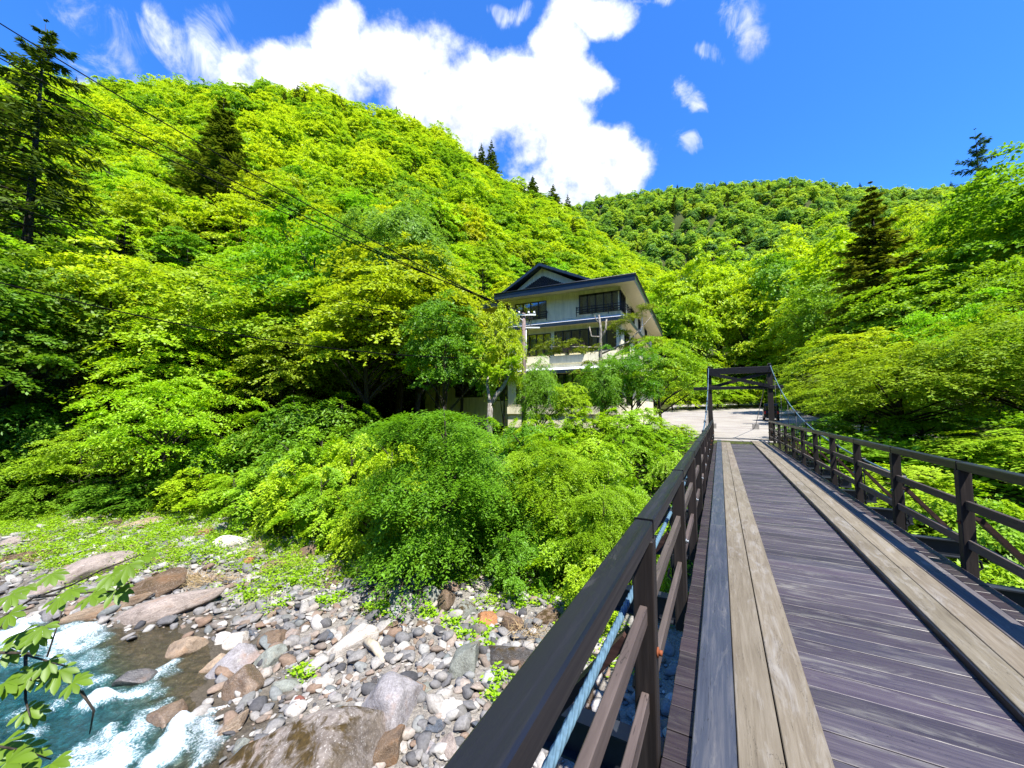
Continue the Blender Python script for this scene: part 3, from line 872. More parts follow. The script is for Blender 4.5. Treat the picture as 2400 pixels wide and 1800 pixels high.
# left wing
wx0, wx1, wy = -23.5, LW - .02, 3.6
wl = [(-22.6, -20.6, 7.0, 8.6, 2), (-19.4, -16, 7.0, 8.6, 4), (-15.2, -12.6, 7.0, 8.6, 3), (-19.4, -16, 3.0, 4.8, 4), (-15.2, -12.6, 2.6, 4.8, 3), (-19, -13, 10.1, 11.3, 6)]
b = MB()
for (p, q, s, t) in facade([o[:4] for o in wl], wx0, wx1, 0, 11.9): b.box(p, q, wy, wy + .2, s, t)
b.box(wx0, wx0 + .2, wy + .201, 20, 0, 11.9); b.box(wx0 + .3, wx1, wy + 1.2, wy + 1.25, .2, 11.7)
b.build('wing_wall', M['cream_wall'], HB)
for w in wl: window(True, w, wy)
b = MB(); b.box(wx0 - 1, EX0 - .02, wy - 1.3, 22, 11.95, 12.35); b.build('wing_roof', M['navy_roof'], HB)
b = MB(); b.box(wx0 - .95, EX0 - .03, wy - 1.25, 22, 11.90, 11.945); b.build('wing_soffit', M['soffit'], HB)
b = MB(); b.box(wx0, wx1, wy - .12, wy - .003, 5.6, 6.5); b.build('cream_band', M['cream_wall'], HB)
# ------------------------------------------------------------------ foliage generators
def norm(a): return a / np.maximum(np.linalg.norm(a, axis=-1, keepdims=True), 1e-9)


def sprays(rg, C, O, R, nrm_up, twigs, pairs, ll, lw, droop=.35, jit=.35, fan=2.4, thick=.12):
    """C pads (P,3), O outward dirs (P,3), R pad radii (P,); each pad is a fan of leafy twigs"""
    P = len(C)
    n = norm(np.array([0, 0, 1.0])[None] * nrm_up + O * (1 - nrm_up) + rg.normal(0, .12, (P, 3)))
    t1 = norm(O - n * np.sum(O * n, -1, keepdims=True) + 1e-6); t2 = np.cross(n, t1)
    ph = rg.uniform(-fan, fan, (P, twigs)); L = R[:, None] * rg.uniform(.6, 1.1, (P, twigs))
    d = np.cos(ph)[..., None] * t1[:, None] + np.sin(ph)[..., None] * t2[:, None]
    st = C[:, None] - t1[:, None] * (.25 * R[:, None, None]) + n[:, None] * (rg.normal(0, 1, (P, twigs, 1)) * thick * R[:, None, None])
    s = (np.arange(pairs) + .7) / pairs
    s = s[None, None, :] + rg.uniform(-.3, .3, (P, twigs, pairs)) / pairs
    pos = st[:, :, None] + d[:, :, None] * (s * L[..., None])[..., None] - np.array([0, 0, 1.0]) * (droop * s ** 2 * L[..., None])[..., None]
    sd = np.cross(n[:, None], d)
    out = []
    for sg in (-1, 1):
        ld = d[:, :, None] * .7 + sg * sd[:, :, None] * .75 + rg.normal(0, .22, pos.shape) + np.array([0, 0, -.25])
        ln = norm(n[:, None, None] + rg.normal(0, jit, pos.shape))
        ld = norm(ld - ln * np.sum(ld * ln, -1, keepdims=True))
        wd = np.cross(ln, ld)
        k = rg.uniform(.7, 1.25, pos.shape[:-1] + (1,))
        p0 = pos + rg.normal(0, .02, pos.shape) * R[:, None, None, None]
        a = p0; b_ = p0 + ld * ll * k * .5 + wd * lw * k * .5; c_ = p0 + ld * ll * k; e = p0 + ld * ll * k * .5 - wd * lw * k * .5
        out.append(np.stack([a, b_, c_, e], -2).reshape(-1, 4, 3))
    return np.concatenate(out)


def leafmesh(name, Q, m):
    n = len(Q)
    return mesh_np(name, Q.reshape(-1, 3), np.arange(n * 4).reshape(n, 4), m)


def skeleton(rg, Ht, tips, r0, bow=.3, split=.25, n=7):
    """trunk plus limbs to the tips, tubes; returns an MB"""
    mb = MB()
    tz = Ht * .86
    off = rg.normal(0, .04 * Ht, 2)
    tr = lambda t: Vector((off[0] * math.sin(t * 2.2), off[1] * math.sin(t * 2.6), tz * t))
    mb.tube([tr(t) for t in np.linspace(-.04, 1, 9)], [r0 * (1.25 - .25 * min(1, i)) * (1 - .85 * i / 8) + .01 for i in range(9)], n)
    for p in tips:
        p = Vector(p); hd = math.hypot(p.x, p.y)
        t = max(split, min(.92, (p.z - .55 * hd) / tz * rg.uniform(.8, 1.0)))
        a = tr(t); mid = a.lerp(p, .5) + Vector((rg.normal(0, .06) * Ht * .4, rg.normal(0, .06) * Ht * .4, bow * hd * .3))
        pts = []
        for s in np.linspace(0, 1, 6): pts.append(a * (1 - s) ** 2 + mid * (2 * s * (1 - s)) + p * s * s)
        ra = r0 * (1 - .85 * t) * .55 + .008
        mb.tube(pts, [ra * (1 - .85 * s) + .006 for s in np.linspace(0, 1, 6)], 5, cap=False)
    return mb


def broadleaf(rg, Ht, Rx, zc, Rz, pads, twigs, pairs, ll, lw, up=.6, droop=.35, prad=.34, low=-.75, hollow=.55, thick=.12, fan=2.4, rough=.3, limbs=14, jit=.35):
    ga = math.pi * (3 - math.sqrt(5)); i = np.arange(pads) + .5
    zz = 1 - (1 - low) * i / pads; th = ga * i + rg.uniform(-.3, .3, pads)
    rr = np.sqrt(np.maximum(0, 1 - zz ** 2))
    dv = np.stack([rr * np.cos(th), rr * np.sin(th), zz], -1) + rg.normal(0, .12, (pads, 3)); dv = norm(dv)
    lum = 1 + rough * fbm(dv[:, 0] * 1.9 + 7, dv[:, 1] * 1.9 + rg.uniform(0, 50), dv[:, 2] * 1.9, 3) * 1.6
    fr = rg.uniform(hollow, 1.0, pads) ** .7 * lum
    C = dv * fr[:, None] * np.array([Rx, Rx, Rz]) + np.array([0, 0, zc])
    O = norm(dv * np.array([1, 1, .4]) + np.array([0, 0, .05]))
    R = Rx * prad * rg.uniform(.7, 1.3, pads)
    Q = sprays(rg, C, O, R, up, twigs, pairs, ll, lw, droop, jit, fan=fan, thick=thick)
    sel = rg.permutation(pads)[:limbs]
    sk = skeleton(rg, Ht, C[sel] - O[sel] * R[sel, None] * .2, Ht * .017 + .02)
    return Q, sk


def conifer(rg, Ht, Rb, levels, per, ll, lw, z0=.12, sub=6, droop=.25, power=.85, n_leaf=5, gap=.0):
    C = []; Q = []; mb = MB()
    mb.tube([(0, 0, -.3), (0, 0, Ht * .5), (0, 0, Ht * .99)], [Ht * .014 + .03, Ht * .009 + .02, .01], 7)
    for k in range(levels):
        t = k / (levels - 1)
        z = Ht * (z0 + (1 - z0) * t ** .92)
        L = Rb * (1 - t) ** power * rg.uniform(.75, 1.15) + .06
        nb = per if t < .7 else max(3, per - 2)
        a0 = rg.uniform(0, 6.28)
        for j in range(nb):
            if rg.random() < gap: continue
            a = a0 + 6.283 * j / nb + rg.normal(0, .2); l = L * rg.uniform(.72, 1.15)
            o = np.array([math.cos(a), math.sin(a), 0])
            tilt = .35 * t - .1
            s = np.linspace(.18, 1, sub)
            pos = np.array([0, 0, z]) + o * (s * l)[:, None] + np.array([0, 0, 1.0]) * ((tilt * s - droop * np.sin(s * 2.4)) * l)[:, None]
            if l > .9: mb.tube([(0, 0, z), pos[sub // 2], pos[-1]], [.03 + .012 * l, .02, .008], 4, cap=False)
            rad = l * .30 * (1.15 - s * .6) + .04
            sd = np.array([-o[1], o[0], 0])
            for q, rr in zip(pos, rad):
                m_ = n_leaf
                ang = rg.uniform(-1, 1, m_)
                ld = norm(o[None] * rg.uniform(.4, .9, (m_, 1)) + sd[None] * (ang * 1.2)[:, None] + np.array([0, 0, -1.0]) * rg.uniform(-.1, .5, (m_, 1)))
                ln = norm(np.array([0, 0, 1.0])[None] + rg.normal(0, .35, (m_, 3))); ln = norm(ln - ld * np.sum(ln * ld, -1, keepdims=True))
                wd = np.cross(ln, ld); p0 = q + rg.normal(0, .05, (m_, 3)) * l
                le = (min(ll, .35 * l + .1) * rg.uniform(.6, 1.2, (m_, 1)) + rr * .5); lw_ = lw * min(1, .3 + .4 * l)
                Q.append(np.stack([p0, p0 + ld * le * .45 + wd * lw_, p0 + ld * le, p0 + ld * le * .45 - wd * lw_], 1))
    return np.concatenate(Q), mb


PROTO = {}
def proto(key, Q, sk, m, bark='bark'):
    cm = leafmesh('crown', Q, M[m])
    me = bpy.data.meshes.new('trunk'); me.from_pydata([tuple(p) for p in sk.v], [], sk.f); me.polygons.foreach_set('use_smooth', [True] * len(me.polygons)); me.materials.append(M[bark])
    PROTO[key] = (me, cm)


R_ = lambda s: np.random.default_rng(s)
# near trees (height about 10, crown radius about 4)
for k in range(3): proto(f'near{k}', *broadleaf(R_(20 + k), 10, 4.1, 6.4, 3.5, 88, 11, 12, .21, .125, .82, .22, .38, low=-.5, thick=.06, rough=.55, hollow=.5), 'leaf_bright')
for k in range(2): proto(f'layer{k}', *broadleaf(R_(30 + k), 8, 4.6, 4.6, 2.9, 64, 13, 14, .20, .10, .9, .22, .40, low=-.55, thick=.05, fan=2.0, rough=.5, hollow=.45), 'leaf_bright')
for k in range(2): proto(f'spray{k}', *broadleaf(R_(40 + k), 6.5, 3.3, 2.9, 3.5, 86, 18, 22, .14, .055, .84, .28, .58, low=-.8, thick=.02, fan=1.3, rough=.5, hollow=.4, jit=.2), 'leaf_green')
for k in range(2): proto(f'fine{k}', *broadleaf(R_(50 + k), 9, 4.4, 5.3, 3.6, 180, 10, 11, .16, .075, .75, .28, .30, low=-.7, thick=.12, rough=.4, hollow=.45, limbs=26), 'leaf_green')
for k in range(3): proto(f'shrub{k}', *broadleaf(R_(60 + k), 2.0, 1.25, .85, 1.15, 34, 11, 14, .11, .05, .78, .3, .6, low=-.4, thick=.04, fan=1.4, rough=.6, jit=.25), 'leaf_bright')
proto('droop0', *broadleaf(R_(70), 20, 5.2, 13.5, 6.5, 230, 9, 10, .34, .11, .6, .6, .26, rough=.35), 'leaf_green')
for k in range(4): proto(f'mid{k}', *broadleaf(R_(80 + k), 12, 4.3, 7.6, 4.4, 105, 9, 9, .29, .18, .75, .22, .36, low=-.6, thick=.08, rough=.45, limbs=12), 'leaf_bright')
for k in range(4): proto(f'far{k}', *broadleaf(R_(90 + k), 12, 4.4, 7.2, 4.8, 70, 7, 7, .44, .28, .7, .25, .38, thick=.09, rough=.5, limbs=5), 'leaf_bright')
for k in range(3): proto(f'vast{k}', *broadleaf(R_(95 + k), 12, 4.6, 7.0, 5.4, 40, 5, 4, 1.0, .65, .65, .3, .36, rough=.45, limbs=0), 'leaf_far')
for k in range(2): proto(f'con{k}', *conifer(R_(100 + k), 24, 5.4, 27, 7, .42, .10, .1, 10, .12, 1.05, 11, .14), 'leaf_dark')
proto('openpine0', *conifer(R_(104), 26, 6.5, 22, 6, .42, .09, .2, 9, .03, .7, 10, .22), 'leaf_dark')
for k in range(2): proto(f'confar{k}', *conifer(R_(106 + k), 16, 3.4, 20, 6, .5, .17, .1, 5, .2, 1.0, 6, .1), 'leaf_dark')

NT = {}
def tree(key, x, y, ht=None, rad=None, name='broadleaf_tree', label='', cat='tree', group=None, color=None, z=None, rz=None, trunk=True, sink=.1):
    base = {'near': 10, 'layer': 8, 'spray': 6.5, 'fine': 9, 'shrub': 2.0, 'droop': 20, 'mid': 12, 'far': 12, 'vast': 12, 'con': 24, 'openpine': 26, 'confar': 16}[key.rstrip('0123456789')]
    br = {'near': 4.6, 'layer': 5.6, 'spray': 4.2, 'fine': 5.1, 'shrub': 1.6, 'droop': 6.2, 'mid': 5.2, 'far': 5.5, 'vast': 5.5, 'con': 5.5, 'openpine': 6.8, 'confar': 4}[key.rstrip('0123456789')]
    zb = Hs(x, y) if z is None else z
    sz_ = (ht / base) if ht else 1; sr = (rad / br) if rad else sz_
    o = thing(name, label, cat, (x, y, zb - sink), rng.uniform(0, 6.28) if rz is None else rz, group)
    o.scale = (sr, sr, sz_)
    t, c = PROTO[key]
    if trunk:
        link('trunk', t, o)
    cr = link('crown', c, o)
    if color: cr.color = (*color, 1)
    return o


def scatter(name, pts, protos, label, cat=None):
    """stuff: ONE object whose modifier instances the crowns of trees on points (x,y,z,scale,rot,idx)"""
    pts = np.asarray(pts)
    me = bpy.data.meshes.new(name)
    me.vertices.add(len(pts)); me.vertices.foreach_set('co', pts[:, :3].astype(np.float32).ravel())
    for nm, col in (('sc', 3), ('rt', 4), ('ix', 5)):
        a = me.attributes.new(nm, 'FLOAT', 'POINT'); a.data.foreach_set('value', pts[:, col].astype(np.float32))
    o = link(name, me)
    ng = bpy.data.node_groups.new(name, 'GeometryNodeTree')
    ng.interface.new_socket('Geometry', in_out='INPUT', socket_type='NodeSocketGeometry')
    ng.interface.new_socket('Geometry', in_out='OUTPUT', socket_type='NodeSocketGeometry')
    N, Lk = ng.nodes, ng.links
    gi, go = N.new('NodeGroupInput'), N.new('NodeGroupOutput')
    def att(nm):
        a = N.new('GeometryNodeInputNamedAttribute'); a.data_type = 'FLOAT'; a.inputs['Name'].default_value = nm
        return a.outputs['Attribute']
    rot = N.new('ShaderNodeCombineXYZ'); Lk.new(att('rt'), rot.inputs[2])
    jn = N.new('GeometryNodeJoinGeometry')
    for k, ob in enumerate(protos):
        oi = N.new('GeometryNodeObjectInfo'); oi.inputs[0].default_value = ob; oi.inputs['As Instance'].default_value = True
        cmp_ = N.new('FunctionNodeCompare'); cmp_.data_type = 'FLOAT'; cmp_.operation = 'EQUAL'
        Lk.new(att('ix'), cmp_.inputs[0]); cmp_.inputs[1].default_value = k; cmp_.inputs['Epsilon'].default_value = .1
        ip = N.new('GeometryNodeInstanceOnPoints')
        Lk.new(gi.outputs[0], ip.inputs['Points']); Lk.new(cmp_.outputs[0], ip.inputs['Selection']); Lk.new(oi.outputs['Geometry'], ip.inputs['Instance'])
        Lk.new(rot.outputs[0], ip.inputs['Rotation']); Lk.new(att('sc'), ip.inputs['Scale'])
        Lk.new(ip.outputs[0], jn.inputs[0])
    Lk.new(jn.outputs[0], go.inputs[0])
    md = o.modifiers.new('scatter', 'NODES'); md.node_group = ng
    return tag(o, label, cat, None, 'stuff')


def tx_of(px): return (px - 1200) / F
def place(px, Y): return tx_of(px) * Y / math.cos(PITCH), Y
def topz(px, py, Y):
    d = ray(px, py); return CAMZ + Y * d[2] / d[1]
def hero(key, px, Y, top, wpx, **kw):
    x, y = place(px, Y); zb = Hs(x, y)
    ht = topz(px, top, Y) - zb
    return tree(key, x, y, ht, wpx / F * Y / 2, **kw)


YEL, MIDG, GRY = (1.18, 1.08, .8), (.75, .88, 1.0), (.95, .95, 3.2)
hero('con0', 490, 80, 222, 240, name='conifer_tree', label='tall dark spruce standing alone on the left hillside above the power lines', color=(1.75, 1.7, 1.1), cat='conifer')
hero('openpine0', 35, 33, 45, 420, name='conifer_tree', label='dark open-branched conifer at the upper left corner with the cables crossing it', color=(1.5, 1.5, 1), cat='conifer')
hero('con1', -160, 38, 110, 420, name='conifer_tree', label='dark conifer half cut off by the left edge of the photo', color=(1.4, 1.4, 1), cat='conifer')
hero('layer0', 400, 24.5, 850, 350, label='low yellow-green tree with flat layered sprays above the left bank', color=(1.25, 1.28, .8), rz=.5)
hero('layer1', 215, 25.5, 1000, 240, label='short spreading bush-like tree at the dark foot of the left forest', color=(.85, .95, 1), rz=2.0)
hero('spray0', 1030, 15.2, 885, 440, label='dense dark green hornbeam-like tree at the river bank left of the bridge', rz=1.0, color=(.78, .92, .9))
hero('spray1', 1300, 15.5, 1010, 300, label='loose green tree on the bank between the big dense tree and the handrail', rz=2.2, color=(1.0, 1, .8))
hero('spray0', 1420, 13, 1090, 260, label='low drooping green tree touching the left handrail', rz=4.0, color=(1.1, 1.05, .8))
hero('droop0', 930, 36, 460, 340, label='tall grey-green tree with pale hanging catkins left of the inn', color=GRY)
hero('near0', 1045, 25, 690, 230, label='green tree in front of the inn left wing with a forked dark trunk', color=(.72, .86, 1))
hero('near1', 730, 37, 525, 330, label='yellow-topped broadleaf tree behind the riverside thicket', color=(1.0, 1.15, .7))
hero('layer1', 1550, 25.5, 785, 280, label='small maple with dark bare limbs in front of the inn right side', color=(.62, .8, 1), rz=.3)
hero('near2', 1180, 23, 700, 130, label='slim bright tree beside the utility pole', color=(1, 1, .9))
hero('near2', 1340, 22, 890, 110, label='thin young tree before the inn ground floor windows', color=(.8, .95, 1), rz=.6)
hero('fine1', 1415, 23.5, 830, 150, label='bushy young tree hiding the foot of the pruned pine', color=(.85, .95, 1), rz=1.6)
hero('con1', 2070, 36, 425, 330, name='conifer_tree', label='dark brownish conifer rising behind the trees right of the bridge gate', cat='conifer', color=(2.0, 1.8, 1.1))
hero('fine0', 2130, 17.5, 790, 480, label='wide fine-leaved tree leaning over the right handrail', color=(1.25, 1.0, 1.2))
hero('fine1', 2420, 15, 700, 560, label='fine-leaved tree at the right edge of the photo behind the handrail', color=(1.1, .95, 1.2))
hero('near1', 2470, 29, 360, 440, label='tall green broadleaf tree filling the upper right edge', color=(.78, .9, 1))
hero('near0', 2120, 33, 640, 330, label='mid green tree below the dark conifer on the right', color=(.68, .84, 1))
hero('mid2', 1990, 62, 540, 260, label='bright yellow crown half hidden by the right conifer', color=(1.15, 1.14, .7))
hero('layer0', 2010, 23, 870, 260, label='low green tree just right of the bridge gate', color=(.7, .85, 1.1), rz=1.4)
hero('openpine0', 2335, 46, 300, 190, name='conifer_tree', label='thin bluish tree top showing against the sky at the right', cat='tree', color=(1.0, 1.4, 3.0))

hero('fine0', 1265, 22.5, 825, 130, label='small airy tree before the inn between the utility pole and the pruned pine', color=(1, 1.05, 1), rz=2.5)
hero('layer0', 1480, 24.0, 795, 200, label='slender tree with flat sprays left of the small maple', color=(.7, .88, 1), rz=3.1)
# dead forked trunk, pruned pine
x, y = place(1150, 21.5); zb = Hs(x, y)
zt = lambda py, Y=21.5, px=1150: topz(px, py, Y)
T = thing('dead_tree', 'pale dead tree with a forked lichen-covered trunk beside the utility pole', 'tree', (x, y, 0))
k = 21.5 / F
b = MB(); b.tube([(-.1, 0, zb - .2), (-.05, 0, zt(985)), (0, 0, zt(945))], [.2, .17, .15], 9)
b.tube([(0, 0, zt(955)), (.02 - .1, .05, zt(930)), (-.2, .1, zt(900)), (-.15, .1, zt(880))], [.12, .09, .07, .05], 8)
b.tube([(0, 0, zt(955)), (14 * k, 0, zt(925)), (30 * k, 0, zt(905)), (40 * k, 0, zt(880)), (38 * k, .1, zt(868))], [.14, .12, .11, .09, .05], 8)
b.tube([(38 * k, 0, zt(885)), (52 * k, 0, zt(865)), (48 * k, 0, zt(850))], [.06, .03, .015], 6)
b.build('trunk', M['pale_bark'], T, True)
rg = R_(5); P_ = 16; C = np.stack([rg.uniform(-.8, 1.4, P_), rg.uniform(-.6, .6, P_), rg.uniform(zt(900), zt(790), P_)], -1)
Q = sprays(rg, C, norm(rg.normal(0, 1, (P_, 3)) * np.array([1, 1, .2])), np.full(P_, .55), .7, 6, 6, .22, .11)
c = link('crown', leafmesh('crown', Q, M['leaf_bright']), T)
x, y = place(1408, 27); zb = Hs(x, y); zt = lambda py: topz(1408, py, 27); k = 27 / F
T = thing('pruned_pine', 'old pruned pine with bare stub trunk and flat needle pads before the inn', 'tree', (x, y, 0))
b = MB(); b.tube([(0, 0, zb - .2), (.1, 0, zt(900)), (0, 0, zt(830)), (.05, 0, zt(770)), (-.05, 0, zt(738))], [.17, .15, .13, .10, .06], 9)
b.tube([(.05, 0, zt(800)), (14 * k, 0, zt(770)), (16 * k, 0, zt(748))], [.1, .08, .06], 7); b.tube([(0, 0, zt(790)), (-20 * k, .1, zt(788)), (-24 * k, .1, zt(765))], [.07, .06, .05], 6)
b.tube([(0, 0, zt(760)), (-10 * k, 0, zt(748)), (-12 * k, 0, zt(738))], [.05, .04, .02], 6)
b.tube([(0, 0, zt(815)), (-80 * k, .2, zt(812)), (-150 * k, .3, zt(812))], [.09, .06, .02], 6); b.tube([(0, 0, zt(830)), (70 * k, .2, zt(800)), (130 * k, .3, zt(735))], [.09, .06, .02], 6)
b.build('trunk', M['pale_bark'], T, True)
rg = R_(6)
pp = [(-150, 815), (-125, 806), (-100, 810), (-75, 802), (-50, 812), (-25, 815), (-110, 822), (-60, 822), (35, 765), (55, 755), (75, 745), (95, 735), (110, 722), (130, 715), (60, 775), (90, 800), (110, 795), (130, 800), (70, 812), (20, 850), (-30, 850), (40, 860), (80, 850), (-60, 870)]
C = np.array([(a * k, rg.uniform(-.5, .5), zt(b_)) for a, b_ in pp])
Q = sprays(rg, C, norm(np.stack([np.sign(C[:, 0]) + .01, C[:, 1], C[:, 0] * 0 + .1], -1)), np.full(len(C), .75), .85, 14, 12, .20, .05, .15, .5, 3.1, .12)
c = link('crown', leafmesh('crown', Q, M['leaf_dark']), T); c.color = (2.3, 2.2, 1.1, 1)

# hillside and forest edge
cand = []
def ok_gap(x, y, lst, dmin):
    return all((x - a) ** 2 + (y - b) ** 2 > dmin * dmin for a, b in lst)
hill_pts = []
sp = 5.6
for yy_ in np.arange(24, 182, sp * .87):
    for xx_ in np.arange(-1.62 * yy_ - 3, .32 * yy_ + 8, sp):
        x, y = xx_ + rng.uniform(-2.2, 2.2), yy_ + rng.uniform(-2.2, 2.2)
        hill_pts.append((x, y))
for yy_ in np.arange(182, 250, sp):
    for xx_ in np.arange(-.35 * yy_, .75 * yy_, sp): hill_pts.append((xx_ + rng.uniform(-2, 2), yy_ + rng.uniform(-2, 2)))
hp = np.array(hill_pts); tx = hp[:, 0] / hp[:, 1]
zz = H(hp[:, 0], hp[:, 1])
yf = np.interp(tx, FOOT[0], FOOT[1]); yr = np.interp(tx, RT[0], RT[2])
u_, v_ = uv(hp[:, 0], hp[:, 1])
sel = (tx > -1.6) & (hp[:, 1] < yr * 1.03) & (((hp[:, 1] > yf) & (tx < .75)) | ((v_ < -21) & (u_ > 13.5) & (hp[:, 1] > 27)))
hp, zz, tx, yf, yr = hp[sel], zz[sel], tx[sel], yf[sel], yr[sel]
order = np.argsort(np.hypot(hp[:, 0], hp[:, 1])); hp, zz, tx, yr, yf = hp[order], zz[order], tx[order], yr[order], yf[order]
n_ind = 255
rest = []
keep0 = {}
for i, (x, y) in enumerate(hp):
    dist = math.hypot(x, y); con = rng.random() < (.05 if y < yr[i] * .9 else .22)
    sc = rng.uniform(.72, 1.4)
    # leave the hero conifer free of crowns just before it
    if abs(tx[i] - tx_of(490)) < .10 and 66 < y < 82: sc *= .6
    if i < n_ind:
        if con:
            tree('confar%d' % rng.integers(2) if y > 60 else 'con%d' % rng.integers(2), x, y, 16 * sc, None, 'conifer_tree', 'dark conifer among the bright broadleaf crowns of the left hillside', 'conifer', 'conifers in the left hillside forest', z=zz[i])
        else:
            key = 'near%d' % rng.integers(3) if dist < 46 else ('mid%d' % rng.integers(4) if dist < 95 else 'far%d' % rng.integers(4))
            edge = y < yf[i] + 4
            o = tree(key, x, y, 12.5 * sc, 5.0 * sc * rng.uniform(.9, 1.15), 'broadleaf_tree',
                     'broadleaf tree of the shady forest edge above the left bank' if edge else 'bright yellow-green broadleaf tree in the steep left hillside forest', 'tree',
                     'forest edge trees above the left bank' if edge else 'trees of the left hillside forest', z=zz[i], color=(rng.uniform(.78, 1.1), rng.uniform(.86, 1.08), 1))
    else:
        ix = (4 + rng.integers(2)) if con else rng.integers(4)
        rest.append((x, y, zz[i] - .3, sc * rng.uniform(.95, 1.15) * (1.0 if not con else .8), rng.uniform(0, 6.28), ix))
# crowns that the forest masses repeat: the first tree of each kind stands on the slope as itself
def source(key, x, y, s):
    o = tree(key, x, y, s, None, 'conifer_tree' if key.startswith('con') else 'broadleaf_tree',
             'dark conifer among the bright broadleaf crowns of the left hillside' if key.startswith('con') else 'bright yellow-green broadleaf tree in the steep left hillside forest',
             'conifer' if key.startswith('con') else 'tree', 'conifers in the left hillside forest' if key.startswith('con') else 'trees of the left hillside forest')
    return [c for c in o.children if c.name.startswith('crown')][0]
SRC = [source('far%d' % k, -30 + 9 * k, 128, 12) for k in range(4)] + [source('confar%d' % k, -44 + 70 * k, 150 + 10 * k, 16) for k in range(2)]
scatter('far_forest', rest, SRC, 'upper forest of the left hillside up to its ridge')
VS = []
for k in range(3):
    x, y = place(1700 + 130 * k, 300); o = tree('vast%d' % k, x, y, 13, None, 'broadleaf_tree', 'broadleaf tree on the far wooded hill beyond the inn', 'tree', 'trees on the far hill')
    VS.append([c for c in o.children if c.name.startswith('crown')][0])
fp = []
for yy_ in np.arange(165, 470, 6.6):
    for xx_ in np.arange(.02 * yy_, 1.62 * yy_, 7.6): fp.append((xx_ + rng.uniform(-3, 3), yy_ + rng.uniform(-3, 3)))
fp = np.array(fp); fz = H(fp[:, 0], fp[:, 1])
far = [(x, y, z - .4, rng.uniform(.7, 1.25), rng.uniform(0, 6.28), (3 + rng.integers(2)) if rng.random() < .09 else rng.integers(3)) for (x, y), z in zip(fp, fz)]
scatter('hill_forest', far, VS + SRC[4:6], 'forest covering the far hill beyond the inn')

# ridge conifers seen against the cloud
for px, py, Y, w in [(1125, 335, 214, 26), (1150, 328, 215, 30), (1250, 412, 226, 36), (1300, 432, 232, 36), (1335, 455, 238, 24), (775, 222, 176, 34), (870, 285, 182, 40), (575, 198, 172, 22), (480, 196, 168, 26), (350, 200, 166, 14), (960, 270, 196, 20), (1010, 290, 200, 24)]:
    hero('confar%d' % rng.integers(2), px, Y, py, w * 2.3, name='conifer_tree', label='dark conifer on the left ridge line against the sky', cat='conifer', group='ridge line conifers', color=(1.5, 1.5, 1.2))
# trees beyond the forecourt and on the right
for i, (px, Y, top, w) in enumerate([(1560, 92, 720, 130), (1620, 88, 690, 150), (1690, 92, 640, 170), (1760, 86, 660, 170), (1830, 84, 600, 190), (1890, 74, 690, 180), (1650, 100, 600, 200), (1730, 104, 590, 200), (1580, 104, 640, 180),
                                   (1530, 88, 770, 120), (1600, 88, 810, 120), (1670, 88, 830, 120), (1730, 87, 810, 130), (1790, 84, 820, 150), (1850, 80, 790, 170), (1860, 95, 560, 220), (1500, 96, 690, 150)]):
    hero('mid%d' % (i % 4), px, Y, top, w, label='bright yellow-green tree beyond the paved forecourt', group='trees beyond the forecourt', color=(1.02, 1.07, .9))
for i, (px, Y, top, w) in enumerate([(1940, 52, 660, 200), (2010, 44, 760, 240), (2200, 45, 560, 260), (2250, 38, 560, 300), (2400, 36, 450, 340), (2480, 42, 400, 380), (2080, 26, 760, 300), (2230, 24, 690, 330), (2350, 21, 760, 330), (2190, 60, 500, 250), (2310, 60, 440, 280), (2450, 24, 560, 400), (1960, 34, 790, 240), (2560, 30, 480, 420)]):
    hero(['near0', 'near1', 'near2', 'layer0'][i % 4], px, Y, top, w, label='mid green tree of the wood on the right bank', group='wood on the right bank', color=(rng.uniform(.62, .92), rng.uniform(.82, .98), 1))
# hedge at the far side of the forecourt
for i, (px, Y, top, w) in enumerate([(1575, 70, 893, 110), (1630, 71, 888, 110), (1680, 70, 892, 120), (1730, 71, 886, 120), (1780, 70, 892, 110), (1830, 68, 885, 130), (1880, 62, 890, 130), (1660, 88, 850, 140), (1760, 88, 850, 150), (1900, 52, 920, 120)]):
    hero('shrub%d' % (i % 3), px, Y, top, w, name='shrub', cat='shrub', label='bright leafy bush in the row behind the forecourt', group='bushes behind the forecourt', color=(1.0, 1.05, .9))
# bank thicket
def shrub(px, Y, top, w, label, group, color=None, key=None):
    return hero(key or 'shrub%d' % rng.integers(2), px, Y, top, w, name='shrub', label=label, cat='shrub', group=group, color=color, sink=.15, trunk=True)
for px, Y, top, w in [(640, 21, 1080, 200), (700, 19.5, 1075, 190), (760, 19, 1090, 190), (560, 22.5, 1100, 170), (820, 18, 1130, 180), (880, 17, 1150, 170), (690, 22, 1020, 190), (760, 22, 1000, 190), (830, 21, 1010, 200), (480, 23.5, 1090, 170), (920, 19, 1020, 190)]:
    shrub(px, Y, top, w, 'yellow-green leafy shrub in the thicket on the left bank', 'bank thicket shrubs', (1.05, 1.1, .9))
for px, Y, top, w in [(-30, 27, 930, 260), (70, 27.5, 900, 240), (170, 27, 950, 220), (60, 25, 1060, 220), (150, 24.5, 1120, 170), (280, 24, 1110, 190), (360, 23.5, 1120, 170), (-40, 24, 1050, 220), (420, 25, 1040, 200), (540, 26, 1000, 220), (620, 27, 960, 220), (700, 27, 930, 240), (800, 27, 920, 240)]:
    shrub(px, Y, top, w, 'green shrub in the shade at the foot of the left forest', 'forest foot shrubs', (.5, .68, .9))  # darker tint puts the forest-foot shade into the leaf colour
